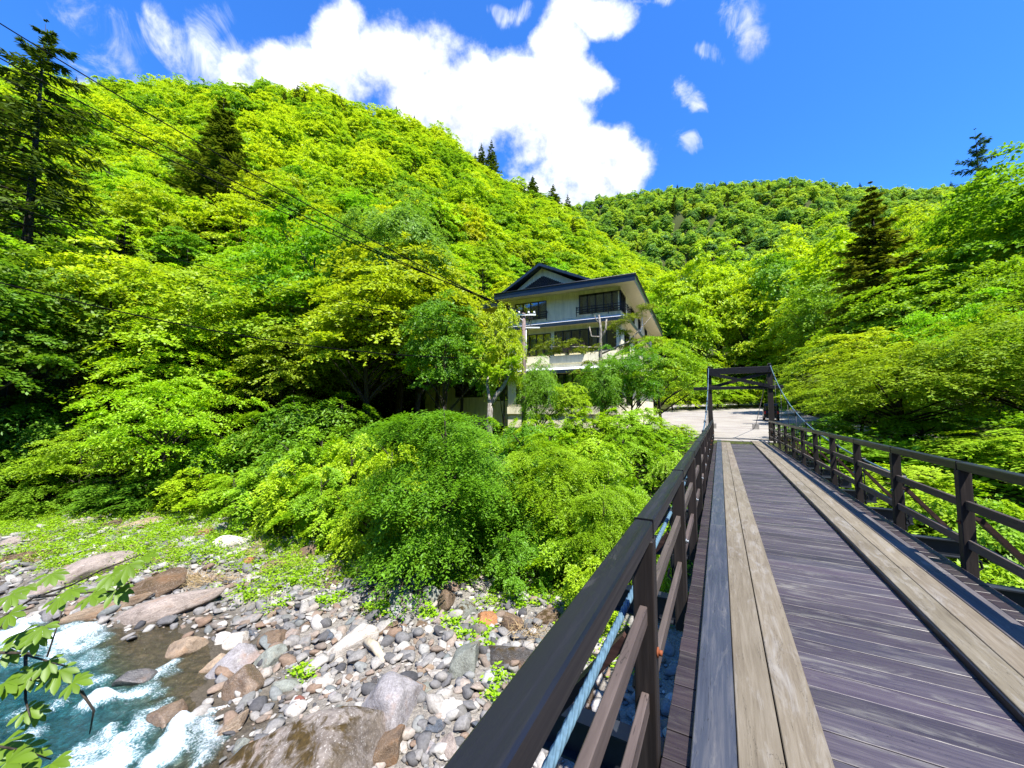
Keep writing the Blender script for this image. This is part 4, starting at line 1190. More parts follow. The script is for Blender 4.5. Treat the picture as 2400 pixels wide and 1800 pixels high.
for px, Y, top, w in [(1250, 21.5, 965, 150), (1320, 21.5, 970, 150), (1390, 21.5, 955, 150), (1450, 21.5, 950, 150), (1510, 21.5, 950, 130), (1585, 21.8, 985, 100), (1180, 18, 1040, 200), (1230, 19, 990, 190), (1290, 20, 1000, 180), (1350, 19.5, 1010, 180), (1410, 18.5, 1020, 180), (1460, 19, 1010, 150), (1120, 20, 980, 180), (1240, 15, 1140, 180), (1330, 13.5, 1190, 190), (1210, 13.5, 1230, 150), (1420, 16, 1060, 170), (1500, 20, 990, 120), (1380, 11.5, 1290, 170), (1480, 14, 1110, 130), (1510, 12, 1180, 110), (1555, 17, 1040, 90), (1060, 22, 960, 170)]:
    shrub(px, Y, top, w, 'fresh green shrub on the bank below the inn', 'bank shrubs below the inn', (.85, 1, .9))
for px, Y, top, w in [(1900, 20, 980, 200), (1990, 16, 1030, 240), (2100, 13, 1080, 300), (2220, 11, 1120, 320), (2350, 9.5, 1150, 330), (2150, 17, 960, 260), (2300, 14, 1000, 300), (1945, 24, 985, 130), (2050, 22, 900, 240), (2440, 12, 1000, 320), (2250, 8, 1300, 330), (2400, 7.5, 1330, 340)]:
    shrub(px, Y, top, w, 'green shrub below the right handrail', 'shrubs below the right handrail', (.8, .92, 1))

# ------------------------------------------------------------------ rocks
def ico(sub):
    import bmesh
    bm = bmesh.new(); bmesh.ops.create_icosphere(bm, subdivisions=sub, radius=1.0)
    V = np.array([v.co[:] for v in bm.verts]); Fc = np.array([[v.index for v in f.verts] for f in bm.faces]); bm.free()
    return V, Fc
ICO = {s: ico(s) for s in (2, 3, 4, 5)}
def rockmesh(seed, sub, cuts, cut=(.55, .9), na=.12):
    rg = R_(seed); V, Fc = ICO[sub]; V = V.copy()
    for _ in range(cuts):
        n = norm(rg.normal(0, 1, 3)); d = rg.uniform(*cut)
        e = np.maximum(0, V @ n - d); V = V - e[:, None] * n * .92
    o = rg.uniform(0, 90)
    N = norm(V)
    V = V + N * (na * fbm(V[:, 0] * 1.6 + o, V[:, 1] * 1.6, V[:, 2] * 1.6, 4))[:, None] + N * (na * .25 * fbm(V[:, 0] * 6 + o, V[:, 1] * 6, V[:, 2] * 6, 3))[:, None]
    V = V / np.abs(V).max(0)
    return V, Fc
RK = {}
for s in range(8): RK['a', s] = rockmesh(300 + s, 4, 18, (.34, .74), .07)
for s in range(6): RK['r', s] = rockmesh(320 + s, 4, 12, (.55, .9), .10)
for s in range(10): RK['s', s] = rockmesh(340 + s, 3, 18, (.30, .72), .05)
RM = {}
def rk_mesh(style, s, m):
    if (style, s, m) not in RM:
        V, Fc = RK[style, s]; RM[style, s, m] = mesh_np('boulder', V, Fc, M[m], style != 's')
    return RM[style, s, m]
COLR = {'stone': (.27, .235, .21), 'grey': (.30, .29, .28), 'lilac': (.36, .34, .35), 'pale': (.52, .48, .43), 'white': (.62, .59, .55), 'brown': (.19, .13, .085), 'dark': (.09, .085, .085), 'orange': (.42, .19, .075),
        'tan': (.36, .27, .19), 'green': (.25, .27, .24), 'blue': (.10, .12, .15), 'red': (.24, .085, .06), 'pink': (.36, .30, .265)}
def rock(px, py, w, h, col, label, style='a', m='rock', ang=0.0, name='boulder', cat='boulder', group=None, seed=None, zc=None, flat=1.0):
    p = hit(px, py + h * .15)
    if p[2] < WZ - .05 and zc is None:
        d = ray(px, py + h * .15); p = d * ((WZ - .05 - CAMZ) / d[2]) + np.array([0, 0, CAMZ])
    Y = p[1]; k = Y / F
    s = rng.integers({'a': 8, 'r': 6, 's': 10}[style]) if seed is None else seed
    o = link(name, rk_mesh(style, s, m), None)
    W_, Hh = w * k / 2, h * k / 2
    o.scale = (W_ * 1.06, Hh * 1.1, Hh * .85 * flat)
    o.rotation_euler = (0.25 * (rng.random() - .5), -math.radians(ang), rng.uniform(-.25, .25) + math.atan2(-p[0], p[1]) * .6 + (math.radians(ang) * .5))
    o.location = (p[0], p[1], (p[2] + Hh * .10 * flat) if zc is None else zc)
    c = COLR[col]; j = rng.uniform(.66, .82); o.color = (c[0] * j, c[1] * j, c[2] * j, 1)
    return tag(o, label, cat, group)
NAMED = [
 (720, 1815, 345, 260, 'stone', 'huge brown mossy boulder at the bottom edge of the photo', 'a', 'mossy_rock', 0),
 (923, 1645, 134, 155, 'lilac', 'large smooth lilac-grey boulder standing in the middle of the gravel bank', 'r', 'rock', 0),
 (1057, 1662, 92, 55, 'white', 'flat cream boulder right of the large lilac-grey one', 'r', 'rock', 0),
 (1086, 1551, 84, 106, 'green', 'greenish grey upright boulder by the left handrail', 'a', 'rock', 0),
 (1143, 1446, 70, 74, 'orange', 'rusty orange block of rock under the bank tree', 'a', 'rock', 0),
 (1195, 1536, 124, 80, 'dark', 'dark wet-looking brown boulder with yellow moss on top', 'a', 'mossy_rock', 0),
 (1210, 1462, 66, 66, 'brown', 'grey-brown boulder just right of the rusty orange block', 'a', 'rock', 0),
 (1283, 1442, 58, 52, 'brown', 'mossy brown boulder close to the handrail under the thicket', 'r', 'mossy_rock', 0),
 (1093, 1431, 58, 58, 'green', 'moss-flecked grey boulder left of the rusty orange block', 'r', 'mossy_rock', 0),
 (977, 1381, 50, 46, 'brown', 'brown grey boulder under the dense bank tree, leftmost of its row', 'r', 'rock', 0),
 (1010, 1397, 42, 56, 'green', 'tall grey-green boulder in the row under the dense tree', 'r', 'rock', 10),
 (1046, 1404, 42, 58, 'brown', 'tall brown boulder at the right end of the row under the dense tree', 'r', 'rock', 0),
 (930, 1406, 32, 46, 'green', 'narrow olive stone at the edge of the tree shade', 'r', 'rock', 0),
 (970, 1413, 32, 30, 'grey', 'small grey boulder in front of the shaded row', 'r', 'rock', 0),
 (890, 1395, 54, 42, 'dark', 'shadow-darkened brown boulder beside the dry grass below the bank tree', 'a', 'rock', 0),  # shadow over this rock is put into its dark colour
 (867, 1360, 44, 42, 'blue', 'bluish dark boulder below a dead stick', 'a', 'rock', 0),
 (787, 1366, 42, 38, 'brown', 'reddish brown boulder at the upper edge of the gravel', 'a', 'rock', 0),
 (782, 1340, 46, 44, 'brown', 'large reddish brown boulder behind the smaller brown one', 'r', 'rock', 25),
 (823, 1366, 36, 36, 'grey', 'grey boulder between the brown and the bluish one', 'a', 'rock', 0),
 (825, 1319, 38, 32, 'pink', 'pinkish boulder among the green plants of the bank', 'a', 'rock', 20),
 (720, 1295, 58, 62, 'brown', 'broad brown rock half overgrown by green plants', 'a', 'rock', 0),
 (556, 1267, 88, 56, 'white', 'bright white rock on the green left bank', 'a', 'rock', -10),
 (630, 1325, 68, 52, 'brown', 'angular brown slab with an orange foot on the bank', 'a', 'rock', 25),
 (588, 1314, 30, 38, 'orange', 'small orange stone beside the angular brown slab', 'a', 'rock', 0),
 (525, 1235, 40, 48, 'grey', 'grey rock standing behind the bright white rock', 'a', 'rock', 25),
 (434, 1517, 78, 62, 'tan', 'olive tan square boulder at the water edge', 'r', 'rock', 0),
 (307, 1585, 88, 76, 'dark', 'dark speckled boulder standing in the stream', 'a', 'wet_rock', 0),
 (405, 1668, 84, 84, 'brown', 'wet brown boulder between the white rapids', 'a', 'wet_rock', 10),
 (535, 1712, 82, 48, 'tan', 'flat tan rock in the shallow water beside the rapids', 'a', 'wet_rock', 15),
 (565, 1745, 34, 36, 'green', 'grey-green round stone in the shallows', 'r', 'wet_rock', 0),
 (553, 1543, 124, 96, 'lilac', 'long grey boulder leaning diagonally at the water edge', 'a', 'rock', 38),
 (575, 1600, 80, 78, 'brown', 'shiny wet brown boulder below the leaning grey one', 'r', 'wet_rock', 40),
 (629, 1543, 74, 54, 'green', 'dark green-grey smooth boulder right of the leaning one', 'r', 'rock', 25),
 (643, 1496, 64, 44, 'brown', 'smooth brown cobble behind the green-grey boulder', 'r', 'rock', 5),
 (513, 1552, 66, 62, 'tan', 'tan rock on the left flank of the leaning grey boulder', 'a', 'rock', 30),
 (571, 1453, 86, 44, 'grey', 'long flat grey slab on the upper gravel', 'a', 'rock', 18),
 (520, 1497, 38, 34, 'white', 'white cobble left of the speckled one', 'r', 'rock', 0),
 (557, 1501, 54, 44, 'pale', 'pale speckled boulder above the leaning grey boulder', 'r', 'rock', 10),
 (593, 1482, 32, 26, 'blue', 'dark blue stone left of the smooth brown cobble', 'a', 'rock', 0),
 (687, 1486, 32, 26, 'pink', 'small pinkish cobble right of the smooth brown one', 'r', 'rock', 0),
 (840, 1467, 46, 34, 'grey', 'smooth grey cobble below the cream angular block', 'r', 'rock', 0),
 (829, 1424, 40, 46, 'pale', 'cream angular block under a bent twig', 'a', 'rock', 35),
 (805, 1517, 150, 62, 'pale', 'long pale grey slab lying in the middle gravel', 'a', 'rock', 18),
 (663, 1602, 76, 46, 'green', 'mottled grey rock beside the bare sand', 'a', 'rock', 0),
 (702, 1646, 24, 36, 'red', 'brick red stone on the sand', 'r', 'rock', 30),
 (793, 1674, 28, 40, 'green', 'olive upright stone near the mossy giant', 'r', 'rock', 10),
 (905, 1760, 84, 96, 'brown', 'brown boulder right of the mossy giant', 'a', 'rock', 0),
 (992, 1752, 60, 44, 'lilac', 'lilac striped stone near the handrail', 'r', 'rock', 5),
 (1046, 1758, 46, 62, 'pink', 'pinkish lumpy boulder beside the handrail', 'a', 'rock', 0),
 (945, 1744, 46, 48, 'white', 'white spotted stone between the brown and lilac ones', 'a', 'rock', 0),
 (1020, 1700, 46, 34, 'blue', 'dark blue-grey stone under the flat cream boulder', 'r', 'rock', 0),
 (1002, 1780, 34, 28, 'white', 'small white stone at the bottom edge by the handrail', 'r', 'rock', 0),
 (992, 1559, 46, 40, 'tan', 'brown tan boulder left of the greenish upright one', 'a', 'rock', 15),
 (1030, 1579, 50, 36, 'pale', 'grey-beige boulder in front of the greenish upright one', 'a', 'rock', 0),
 (1002, 1613, 44, 30, 'green', 'green-grey stone behind the flat cream boulder', 'r', 'rock', 0),
 (1147, 1602, 36, 46, 'dark', 'dark stone between pale ones beside the handrail', 'a', 'rock', 0),
 (1122, 1645, 58, 50, 'pink', 'pinkish flat rock with a wet stain by the handrail', 'a', 'rock', 0),
 (1010, 1646, 42, 46, 'grey', 'grey wedge right of the large lilac-grey boulder', 'a', 'rock', 30),
 (753, 1547, 46, 34, 'grey', 'round grey stone at the foot of the pale slab', 'r', 'rock', 0),
 (880, 1591, 36, 32, 'dark', 'dark reddish stone at the shoulder of the large boulder', 'a', 'rock', 20),
 (760, 1497, 40, 34, 'blue', 'flat blue-grey stone above the pale slab', 'a', 'rock', 20),
 (706, 1505, 46, 38, 'grey', 'grey stone behind the dead stump', 'a', 'rock', 0),
 (731, 1493, 28, 26, 'tan', 'little tan stone beside the flat blue-grey one', 'r', 'rock', 10),
 (188, 1224, 54, 36, 'pink', 'pinkish rock at the top left of the bank', 'a', 'rock', 0),
 (250, 1230, 66, 28, 'brown', 'mossy low rock on the upper left bank', 'a', 'mossy_rock', 5),
 (343, 1223, 90, 40, 'tan', 'broad tan rock under the forest edge', 'a', 'rock', 12),
 (474, 1248, 52, 44, 'red', 'red-brown rock with small stones beside it on the bank', 'a', 'rock', 20),
 (18, 1270, 44, 46, 'pink', 'pink-grey rock at the left edge of the photo', 'a', 'rock', 30),
 (80, 1300, 150, 44, 'brown', 'long rusty brown rock at the left edge above the hanging leaves', 'a', 'mossy_rock', 5),
 (180, 1345, 190, 80, 'pink', 'wide smooth rock slab behind the hanging leaves', 'r', 'rock', 15),
 (345, 1378, 190, 86, 'brown', 'brown bedrock ledge with dry grass above the water', 'a', 'mossy_rock', 12),
 (385, 1425, 220, 76, 'pink', 'pale bedrock slab sloping into the water', 'r', 'rock', 12),
 (235, 1430, 170, 50, 'tan', 'tan broken bedrock at the water edge', 'a', 'rock', 5),
 (1401, 1560, 46, 64, 'tan', 'tan boulder seen between the handrail and the side rail', 'a', 'rock', 0),
 (1365, 1640, 60, 80, 'brown', 'brown boulder seen under the handrail', 'a', 'rock', 0),
 (1415, 1745, 60, 90, 'tan', 'rusty tan boulder deep below the side rails', 'a', 'rock', 0),
 (1090, 1370, 36, 30, 'dark', 'dark stone beside the fallen pale branch', 'a', 'rock', 0),
 (995, 1330, 44, 32, 'dark', 'shaded stone under the dense bank tree', 'a', 'rock', 0),
]
for (px, py, w, h, col, lab, st, mt, ang) in NAMED:
    if w > 300: rock(px, py, w * 1.12, h, col, lab, 'r', mt, ang, seed=1, zc=hit(px, py)[2] + .12, flat=1.2)
    else: rock(px, py, w, h, col, lab, st, mt, ang)
# smaller stones one can still tell apart
rr = R_(77)
cols = ['grey', 'grey', 'lilac', 'pale', 'pale', 'green', 'dark', 'tan', 'pink', 'brown', 'white', 'blue']
GRP = {'grey': 'mid grey', 'lilac': 'mid grey', 'green': 'mid grey', 'pale': 'pale', 'white': 'pale', 'dark': 'dark', 'blue': 'dark', 'tan': 'brownish', 'pink': 'brownish', 'brown': 'brownish'}
cnt = 0
placed = [(a[0], a[1], a[2]) for a in NAMED]
while cnt < 250:
    px, py = rr.uniform(430, 1230), rr.uniform(1380, 1800)
    if py > 1800 - (px - 430) * .0 or px < 560 - (py - 1640) * .1 and py > 1600: continue
    if 600 < px < 760 and 1620 < py < 1800 and rr.random() < .8: continue
    s = (13 + 32 * rr.random() ** 1.3) * (.65 + .8 * (py - 1380) / 420)
    if any(abs(px - a) < (w_ + s) * .42 and abs(py - b_) < (w_ + s) * .38 for a, b_, w_ in placed): continue
    if hit(px, py)[2] < WZ + .06: continue
    c = cols[rr.integers(len(cols))]
    rock(px, py, s * rr.uniform(.9, 1.4), s * rr.uniform(.65, .95), c, f'{GRP[c]} stone lying loose among the gravel of the river bank', 's' if rr.random() < .75 else 'r', 'rock', rr.uniform(-25, 40), 'river_stone', 'stone', f'{GRP[c]} loose stones on the gravel bank', flat=rr.uniform(.6, 1))
    placed.append((px, py, s)); cnt += 1
# pebbles: nobody could count them
PRT = [rockmesh(401, 2, 14, (.35, .75), .08), rockmesh(402, 2, 8, (.6, .95), .08), rockmesh(403, 2, 16, (.3, .7), .05), rockmesh(404, 2, 14, (.35, .8), .06)]
peb = []
vv_, ff_, tt_ = [], [], 0
cst = []
N_PEB = 12000
pxs = rr.uniform(-26, 4, N_PEB * 3); pys = rr.uniform(4, 24, N_PEB * 3)
pu_, pv_ = uv(pxs, pys); hz = H(pxs, pys)
dn = fbm(pxs / 1.4, pys / 1.4) + .35 - 1.2 * ((np.hypot(pxs + 4.2, pys - 8.3) < .9))
ok = (hz > WZ + .0) & (hz < -4.0) & (dn > rr.uniform(-.5, .6, N_PEB * 3)) & (pu_ < 15)
pxs, pys, hz = pxs[ok][:N_PEB], pys[ok][:N_PEB], hz[ok][:N_PEB]
allV, allF, allA = [], [], []
nb = 0
for i in range(len(pxs)):
    V, Fc = PRT[i % 4]
    s = .026 * (1 + 5.5 * rr.random() ** 2.6) * rr.uniform(.8, 1.5)
    a = rr.uniform(0, 6.28); ca, sa = math.cos(a), math.sin(a)
    P = V * np.array([s * rr.uniform(1, 1.6), s, s * rr.uniform(.45, .8)])
    ti = rr.uniform(-.5, .5); P = np.stack([P[:, 0], P[:, 1], P[:, 2] + P[:, 0] * ti], -1)
    P = np.stack([P[:, 0] * ca - P[:, 1] * sa + pxs[i], P[:, 0] * sa + P[:, 1] * ca + pys[i], P[:, 2] + hz[i] + s * .3], -1)
    allV.append(P); allF.append(Fc + nb); nb += len(P); allA.append(np.full(len(Fc), rr.random()))
m, g, out = mat('pebble')
v = g.n('ShaderNodeAttribute', attribute_name='var').outputs['Fac']
n = g.noise(g.n('ShaderNodeTexCoord').outputs['Object'], 18, 4, .6)
c = g.ramp(v, [(0, (.05, .05, .055)), (.2, (.17, .165, .165)), (.45, (.25, .235, .22)), (.62, (.37, .345, .315)), (.75, (.2, .135, .095)), (.88, (.14, .155, .155)), (1, (.46, .43, .40))])
c = g.mix(1.0, c, g.ramp(n, [(.3, (.7, .7, .7)), (.7, (1.2, 1.2, 1.2))]), 'MULTIPLY')
pbr(g, out, c, .8, .25, 0, n, .3, .02)
tag(link('pebbles', mesh_np('pebbles', np.concatenate(allV), np.concatenate(allF), m, False, {'var': ('FACE', np.concatenate(allA))})), 'grey and beige pebbles covering the gravel bank', None, None, 'stuff')

# ------------------------------------------------------------------ ground cover
def cover(name, pts, hts, n_leaf, ll, lw, m, label, col=None, spread=.18):
    rg = R_(len(pts)); pts = np.asarray(pts)
    P = len(pts)
    hts = hts * (.4 + 1.2 * vnoise(pts[:, 0] * 1.1, pts[:, 1] * 1.1)); off = rg.normal(0, 1, (P, n_leaf, 3)) * np.array([spread, spread, 0])
    hh = rg.uniform(.15, 1, (P, n_leaf)) * hts[:, None]
    pos = pts[:, None] + off; pos[..., 2] += hh * np.exp(-(off[..., 0] ** 2 + off[..., 1] ** 2) / (2 * spread ** 2) * .5)
    pos = pos.reshape(-1, 3)
    a = rg.uniform(0, 6.28, len(pos))
    ld = norm(np.stack([np.cos(a), np.sin(a), rg.uniform(-.35, .35, len(pos))], -1))
    ln = norm(np.array([0, 0, 1.0]) + rg.normal(0, .6, pos.shape)); ln = norm(ln - ld * np.sum(ld * ln, -1, keepdims=True)); wd = np.cross(ln, ld)
    k = rg.uniform(.6, 1.3, (len(pos), 1))
    Q = np.stack([pos, pos + ld * ll * k * .5 + wd * lw * k * .5, pos + ld * ll * k, pos + ld * ll * k * .5 - wd * lw * k * .5], 1)
    o = link(name, leafmesh(name, Q, M[m]))
    if col: o.color = (*col, 1)
    return tag(o, label, None, None, 'stuff')
px_ = rr.uniform(-34, 3, 26000); py_ = rr.uniform(8, 27, 26000)
cu, cv = uv(px_, py_); ch = H(px_, py_); nn = fbm(px_ / 2.2, py_ / 2.2) + .6 * fbm(px_ / .7, py_ / .7)
edge = np.interp(cv, [-45, -30, -22, -17, -12, -8, -4, 2], [4.5, 5.0, 6.0, 8.0, 9.6, 11.6, 11.3, 10.0])
ok = (ch > WZ + .15) & ((cu - edge) / 2.6 + nn * 1.1 > .1)
pts = np.stack([px_, py_, ch], -1)[ok]
cover('ground_cover', pts, rr.uniform(.08, .55, len(pts)), 20, .10, .05, 'leaf_bright', 'bright green leafy ground cover on the river bank', (.85, .98, .8), .2)
# sparse tufts out on the gravel
tp = []
for px, py in [(1135, 1478), (1113, 1470), (1095, 1490), (1060, 1465), (1120, 1495), (1150, 1500), (905, 1430), (915, 1420), (930, 1437), (770, 1410), (780, 1405), (795, 1408), (755, 1415), (675, 1420), (690, 1368), (663, 1368), (560, 1390), (590, 1395), (495, 1400), (705, 1580), (712, 1570), (1175, 1602), (1160, 1610), (1125, 1510), (1000, 1440), (1020, 1445), (890, 1440), (860, 1430), (970, 1365), (960, 1350), (1230, 1390), (1250, 1405), (1220, 1420), (1260, 1380), (1200, 1410), (1180, 1380), (1150, 1350), (1190, 1345)]:
    p = hit(px, py)
    for _ in range(7): tp.append(p + np.array([rr.normal(0, .16), rr.normal(0, .16), 0]))
cover('weed_tufts', tp, rr.uniform(.15, .4, len(tp)), 14, .13, .07, 'leaf_bright', 'small green weeds sprouting between the stones', (.9, 1.1, .8), .10)
# undergrowth on the slope under the thicket and forest
px_ = np.concatenate([rr.uniform(-45, 30, 16000), rr.uniform(-20, 25, 9000)]); py_ = np.concatenate([rr.uniform(10, 60, 16000), rr.uniform(9, 30, 9000)])
cu, cv = uv(px_, py_); ch = H(px_, py_)
ok = (cu > 12) & ((cu < 23) | (cv < -20) | (cv > 12)) & ~((cv > -1.2) & (cv < 3.4) & (cu < 24.6))
ok &= ~((cu > 23.5) & (cv > -20) & (cv < 12))
pts = np.stack([px_, py_, ch], -1)[ok]
cover('undergrowth', pts, rr.uniform(.2, .7, len(pts)), 10, .24, .13, 'leaf_green', 'low green undergrowth on the wooded slope', (.9, 1, 1), .3)
# dry grass on the bedrock ledge
Q = []
rg = R_(9)
for px, py in [(430, 1365), (445, 1360), (460, 1362), (480, 1360), (500, 1365), (415, 1372), (520, 1370), (400, 1380), (540, 1365), (450, 1372), (470, 1375), (800, 1290), (790, 1280), (1220, 1480), (1240, 1495), (1255, 1500), (900, 1385), (920, 1380)] + [(float(a), float(b_)) for a, b_ in zip(rg.uniform(60, 760, 16), rg.uniform(1215, 1330, 16))]:
    p = hit(px, py)
    for _ in range(60):
        q = p + np.array([rg.normal(0, .28), rg.normal(0, .2), 0]); d = norm(np.array([rg.normal(0, .5), rg.normal(-.35, .4), rg.uniform(.1, 1)])); l = rg.uniform(.25, .6)
        s = norm(np.cross(d, rg.normal(0, 1, 3))) * .008
        q[2] += .12
        Q.append([q - s, q + s, q + d * l + s * .3 + np.array([0, 0, -.1]), q + d * l - s * .3 + np.array([0, 0, -.1])])
plain('dry_grass_blade', (.42, .31, .16), .8)
tag(link('dry_grass', leafmesh('dry_grass', np.array(Q), M['dry_grass_blade'])), 'dry straw coloured grass hanging over the bedrock', None, None, 'stuff')

# driftwood
def drift(p0, p1, r0, label, px, m='pale_bark'):
    a, b_ = hit(*p0), hit(*p1)
    mid = (a + b_) / 2 + np.array([0, 0, .08])
    mb = MB(); mb.tube([a + np.array([0, 0, r0]), mid + np.array([.03, 0, r0]), b_ + np.array([0, 0, r0 * .7])], [r0, r0 * .95, r0 * .6], 9)
    o = mb.build('driftwood_log', M[m], None, True); return tag(o, label, 'driftwood')
plain('bleached_wood', (.5, .43, .32), .85, .2, 0, 7, .4)
drift((855, 1512), (900, 1560), .13, 'short yellowish driftwood log on the pale slab', 0, 'bleached_wood')
drift((822, 1690), (832, 1725), .11, 'bleached stump of driftwood near the mossy giant', 0, 'bleached_wood')
drift((1112, 1348), (1145, 1405), .07, 'straight pale dead branch lying below the thicket', 0)
drift((1180, 1310), (1235, 1342), .055, 'pale fallen branch under the loose green tree', 0)
drift((1165, 1410), (1200, 1425), .045, 'grey stick behind the rusty orange block', 0)
drift((850, 1350), (893, 1337), .035, 'thin dead stick on the bluish boulder', 0)
drift((672, 1540), (674, 1505), .05, 'dark dead stump among the grey stones', 0, 'bark')
mb = MB(); rg = R_(15)
for _ in range(90):
    p = hit(rg.uniform(960, 1200), rg.uniform(1290, 1345)); a = rg.normal(0, .35) + (0 if rg.random() < .7 else 1.2); l = rg.uniform(.5, 1.7)
    q = np.array([math.cos(a) * l, math.sin(a) * l * .6, rg.uniform(-.25, .25)])
    mb.tube([p + np.array([0, 0, .1]), p + q * .5 + np.array([0, 0, .22]), p + q + np.array([0, 0, .1])], [.012, .01, .005], 4, cap=False)
tag(mb.build('brushwood', M['bark'], None), 'tangle of dead twigs in the shade of the bank tree', None, None, 'stuff')

# ------------------------------------------------------------------ utility pole and power lines
PY_ = 24.0
px0, py0 = place(1228, PY_); zb = Hs(px0, py0)
UP = thing('utility_pole', 'wooden utility pole with white crossarm in front of the inn', 'utility pole', (px0, py0, 0))
pz = lambda q: topz(1228, q, PY_)
MB().tube([(0, 0, zb - .3), (0, 0, pz(860)), (0, 0, pz(734))], [.16, .14, .115], 12).build('pole', M['pole_wood'], UP, True)
b = MB(); b.box(-.75, .75, -.18, -.12, pz(741), pz(737)); b.bar((-.6, -.15, pz(740)), (-.05, -.15, pz(752)), .04, .04); b.build('crossarm', M['white_metal'], UP)
b = MB(); b.box(.1, 1.0, -.17, -.12, pz(770.5), pz(767.5)); b.build('lamp_arm', M['white_metal'], UP)
b = MB()
for x in (-.65, -.3, .3, .65): b.tube([(x, -.15, pz(737)), (x, -.15, pz(734.5)), (x, -.15, pz(731))], [.05, .07, .04], 8)
b.build('insulator', M['white_metal'], UP, True)
b = MB()
for x, z in ((.35, 743), (.5, 744), (-.3, 745)): b.box(x - .05, x + .05, -.2, -.1, pz(z + 6), pz(z)); b.tube([(x, -.15, pz(z + 6)), (x - .1, -.12, pz(z + 20)), (x * .4, -.1, pz(z + 45))], .018, 5)
b.build('fittings', M['steel_dark'], UP)
b = MB(); b.tube([(.14, -.1, pz(770)), (.14, -.1, pz(850))], .03, 6); b.build('conduit', M['white_metal'], UP, True)
for i, (a, c_, ya, lab) in enumerate([((-120, -20), (1208, 734), 16, 'uppermost black power line running down from the upper left'), ((-120, 70), (1218, 735), 16.5, 'second power line from the top, crossing the spruce'), ((-120, 118), (1238, 736), 17, 'third power line from the top, crossing the spruce'),
                                  ((-120, 428), (1226, 775), 15, 'thin power line before the left forest, fourth from the top'), ((-120, 502), (1226, 790), 16, 'faint thin cable in the left forest, fifth from the top'), ((-120, 630), (1226, 838), 15, 'thick low telephone cable before the dark left forest')]):
    p, q = at(*a, ya), at(*c_, PY_ - .15)
    sag = [.55, .55, .55, 1.0, 1.0, 1.1][i]
    pts = [p * (1 - t) + q * t - np.array([0, 0, 4 * sag * t * (1 - t)]) for t in np.linspace(0, 1, 24)]
    o = MB().tube(pts, [.030, .030, .030, .018, .012, .030][i], 5).build('power_line', M['black_wire'], None, True)
    tag(o, lab, 'power line', 'power lines to the pole')

# ------------------------------------------------------------------ car
cxp, cyp = place(1803, 45.5); cu_, cv_ = uv(cxp, cyp)
CZ = Hs(cxp, cyp) + .06
CR = thing('parked_car', 'black boxy minicar seen from behind with a yellow number plate', 'car', (cxp, cyp, CZ), -math.radians(31))
b = MB()
prof = [(-1.7, .3), (-1.7, .95), (-1.62, 1.05), (-1.5, 1.82), (-1.3, 1.9), (.5, 1.9), (.95, 1.1), (1.6, 1.0), (1.7, .8), (1.7, .3)]
for sgn in (1,):
    n_ = len(prof); V = []
    for x, k_ in ((-.74, 1), (.74, 1)):
        for (y_, z_) in prof: V.append((x * (.9 if z_ > 1.2 else 1), y_, z_))
    Fs = [tuple(range(n_))[::-1], tuple(range(n_, 2 * n_))] + [(i, (i + 1) % n_, n_ + (i + 1) % n_, n_ + i) for i in range(n_)]
    b.add(V, Fs)
body = b.build('body', M['car_black'], CR)
mod = body.modifiers.new('bevel', 'BEVEL'); mod.width = .05; mod.segments = 2
b = MB(); b.box(-.58, .58, -1.70, -1.6, 1.15, 1.7, 0, .02); b.build('rear_window', M['glass_dark'], CR)
for s_ in (-1, 1):
    b = MB(); b.box(s_ * .70 - .02, s_ * .70 + .02, -1.35, .45, 1.2, 1.72, 0, .01); b.build('side_window', M['glass_dark'], CR)
    b = MB(); b.box(s_ * .62 - .08, s_ * .62 + .08, -1.73, -1.68, .75, 1.05, 0, .01); b.build('tail_light', M['lamp_red'], CR)
    for y_ in (-1.15, 1.15):
        b = MB(); b.tube([(s_ * .76, y_, .29), (s_ * .60, y_, .29)], .29, 18); w_ = b.build('wheel', M['tyre'], CR, False)
        b = MB(); b.tube([(s_ * .775, y_, .29), (s_ * .762, y_, .29)], .17, 14); b.build('rim', M['steel_grey'], w_)
b = MB(); b.box(-.72, .72, -1.78, -1.705, .3, .55, 0, .02); b.build('bumper', M['car_black'], CR)
b = MB(); b.box(-.165, .165, -1.725, -1.705, .72, .89, 0, .004); b.build('number_plate', M['plate_yellow'], CR)
b = MB(); b.box(-.6, .6, -1.4, -.2, 1.93, 1.96); b.box(-.6, -.55, -1.3, -1.25, 1.88, 1.93); b.box(.55, .6, -1.3, -1.25, 1.88, 1.93); b.build('roof_rack', M['steel_grey'], CR)

# ------------------------------------------------------------------ hanging chestnut leaves at the lower left
leafmat('leaf_chestnut', [(0, (.14, .25, .012)), (1, (.14, .25, .012))], .45, .45, .02, (.85, 1.15))
BR = thing('chestnut_branch', 'hanging horse chestnut branch with large palmate leaves at the lower left corner', 'branch', (0, 0, 0))
Yb = 3.0
def bp(px, py, Y=Yb): return at(px, py, Y)
b = MB()
tw = [[(-260, 1560), (-60, 1490), (80, 1400), (170, 1370), (240, 1335), (330, 1300)], [(80, 1400), (180, 1390), (270, 1385)], [(-160, 1530), (60, 1530), (110, 1540), (150, 1420)], [(-260, 1700), (-60, 1560), (60, 1535), (150, 1560), (190, 1590)],
      [(-100, 1640), (40, 1600), (130, 1580), (190, 1620)], [(-200, 1800), (-60, 1740), (60, 1760), (120, 1780)], [(-60, 1490), (0, 1470), (60, 1440)], [(60, 1535), (60, 1640), (70, 1680)], [(190, 1620), (220, 1665), (210, 1720)]]
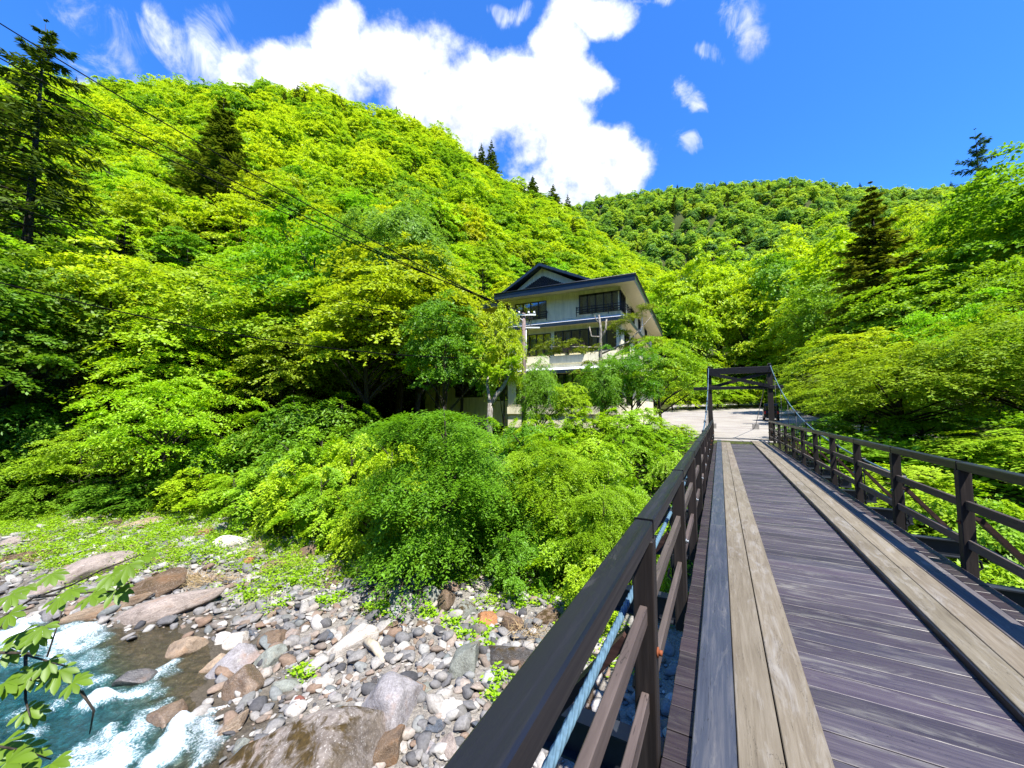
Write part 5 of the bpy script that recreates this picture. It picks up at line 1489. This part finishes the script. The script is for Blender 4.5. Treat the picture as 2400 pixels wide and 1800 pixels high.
for i, t in enumerate(tw):
    pts = [bp(x, y, Yb + .12 * math.sin(i * 2.1 + j)) for j, (x, y) in enumerate(t)]
    b.tube(pts, [.011 - .007 * j / (len(pts) - 1) for j in range(len(pts))], 6)
b.build('stem', M['bark'], BR, True)
def leaflet(p, d, n, L):
    s = np.cross(n, d); V = []; prof = [(0, .012), (.25, .08), (.5, .15), (.7, .185), (.86, .12), (1.0, .0)]
    for t, w in prof:
        c = p + d * L * t - np.array([0, 0, 1.0]) * L * .22 * t * t
        V += [c - s * w * L + n * w * L * .25, c, c + s * w * L + n * w * L * .25]
    Fs = []
    for i in range(len(prof) - 1): Fs += [(3 * i, 3 * i + 1, 3 * i + 4, 3 * i + 3), (3 * i + 1, 3 * i + 2, 3 * i + 5, 3 * i + 4)]
    return V, Fs
rg = R_(33)
for (px, py, s) in [(335, 1305, 62), (300, 1325, 58), (262, 1345, 62), (235, 1375, 60), (215, 1395, 62), (270, 1385, 58), (165, 1385, 50), (140, 1400, 60), (120, 1345, 55), (60, 1375, 50), (25, 1395, 60), (20, 1440, 60), (100, 1470, 62), (55, 1480, 66), (15, 1515, 68), (85, 1490, 60), (110, 1550, 62), (140, 1570, 66), (170, 1600, 62), (75, 1570, 66), (40, 1590, 66), (10, 1600, 70), (60, 1665, 58), (85, 1670, 46), (10, 1740, 80), (45, 1760, 78), (80, 1770, 64), (120, 1790, 66), (15, 1790, 80)]:
    Y = Yb + rg.uniform(-.2, .2); p = bp(px, py, Y); L = s * Y / F * .62
    o = norm(np.array([.6, -.25, -.25]) + rg.normal(0, .3, 3)); nrm = norm(np.array([.1, -.45, .8]) + rg.normal(0, .18, 3)); o = norm(o - nrm * (o @ nrm)); s2 = np.cross(nrm, o)
    lb = MB()
    for a in np.radians([-105, -65, -30, 0, 30, 65, 105]) + rg.normal(0, .08, 7):
        d = o * math.cos(a) + s2 * math.sin(a)
        V, Fs = leaflet(p, norm(d), nrm, L * (1.05 - .3 * abs(a) / 1.8) * rg.uniform(.9, 1.1)); lb.add(V, Fs)
    lb.build('leaf', M['leaf_chestnut'], BR, True)
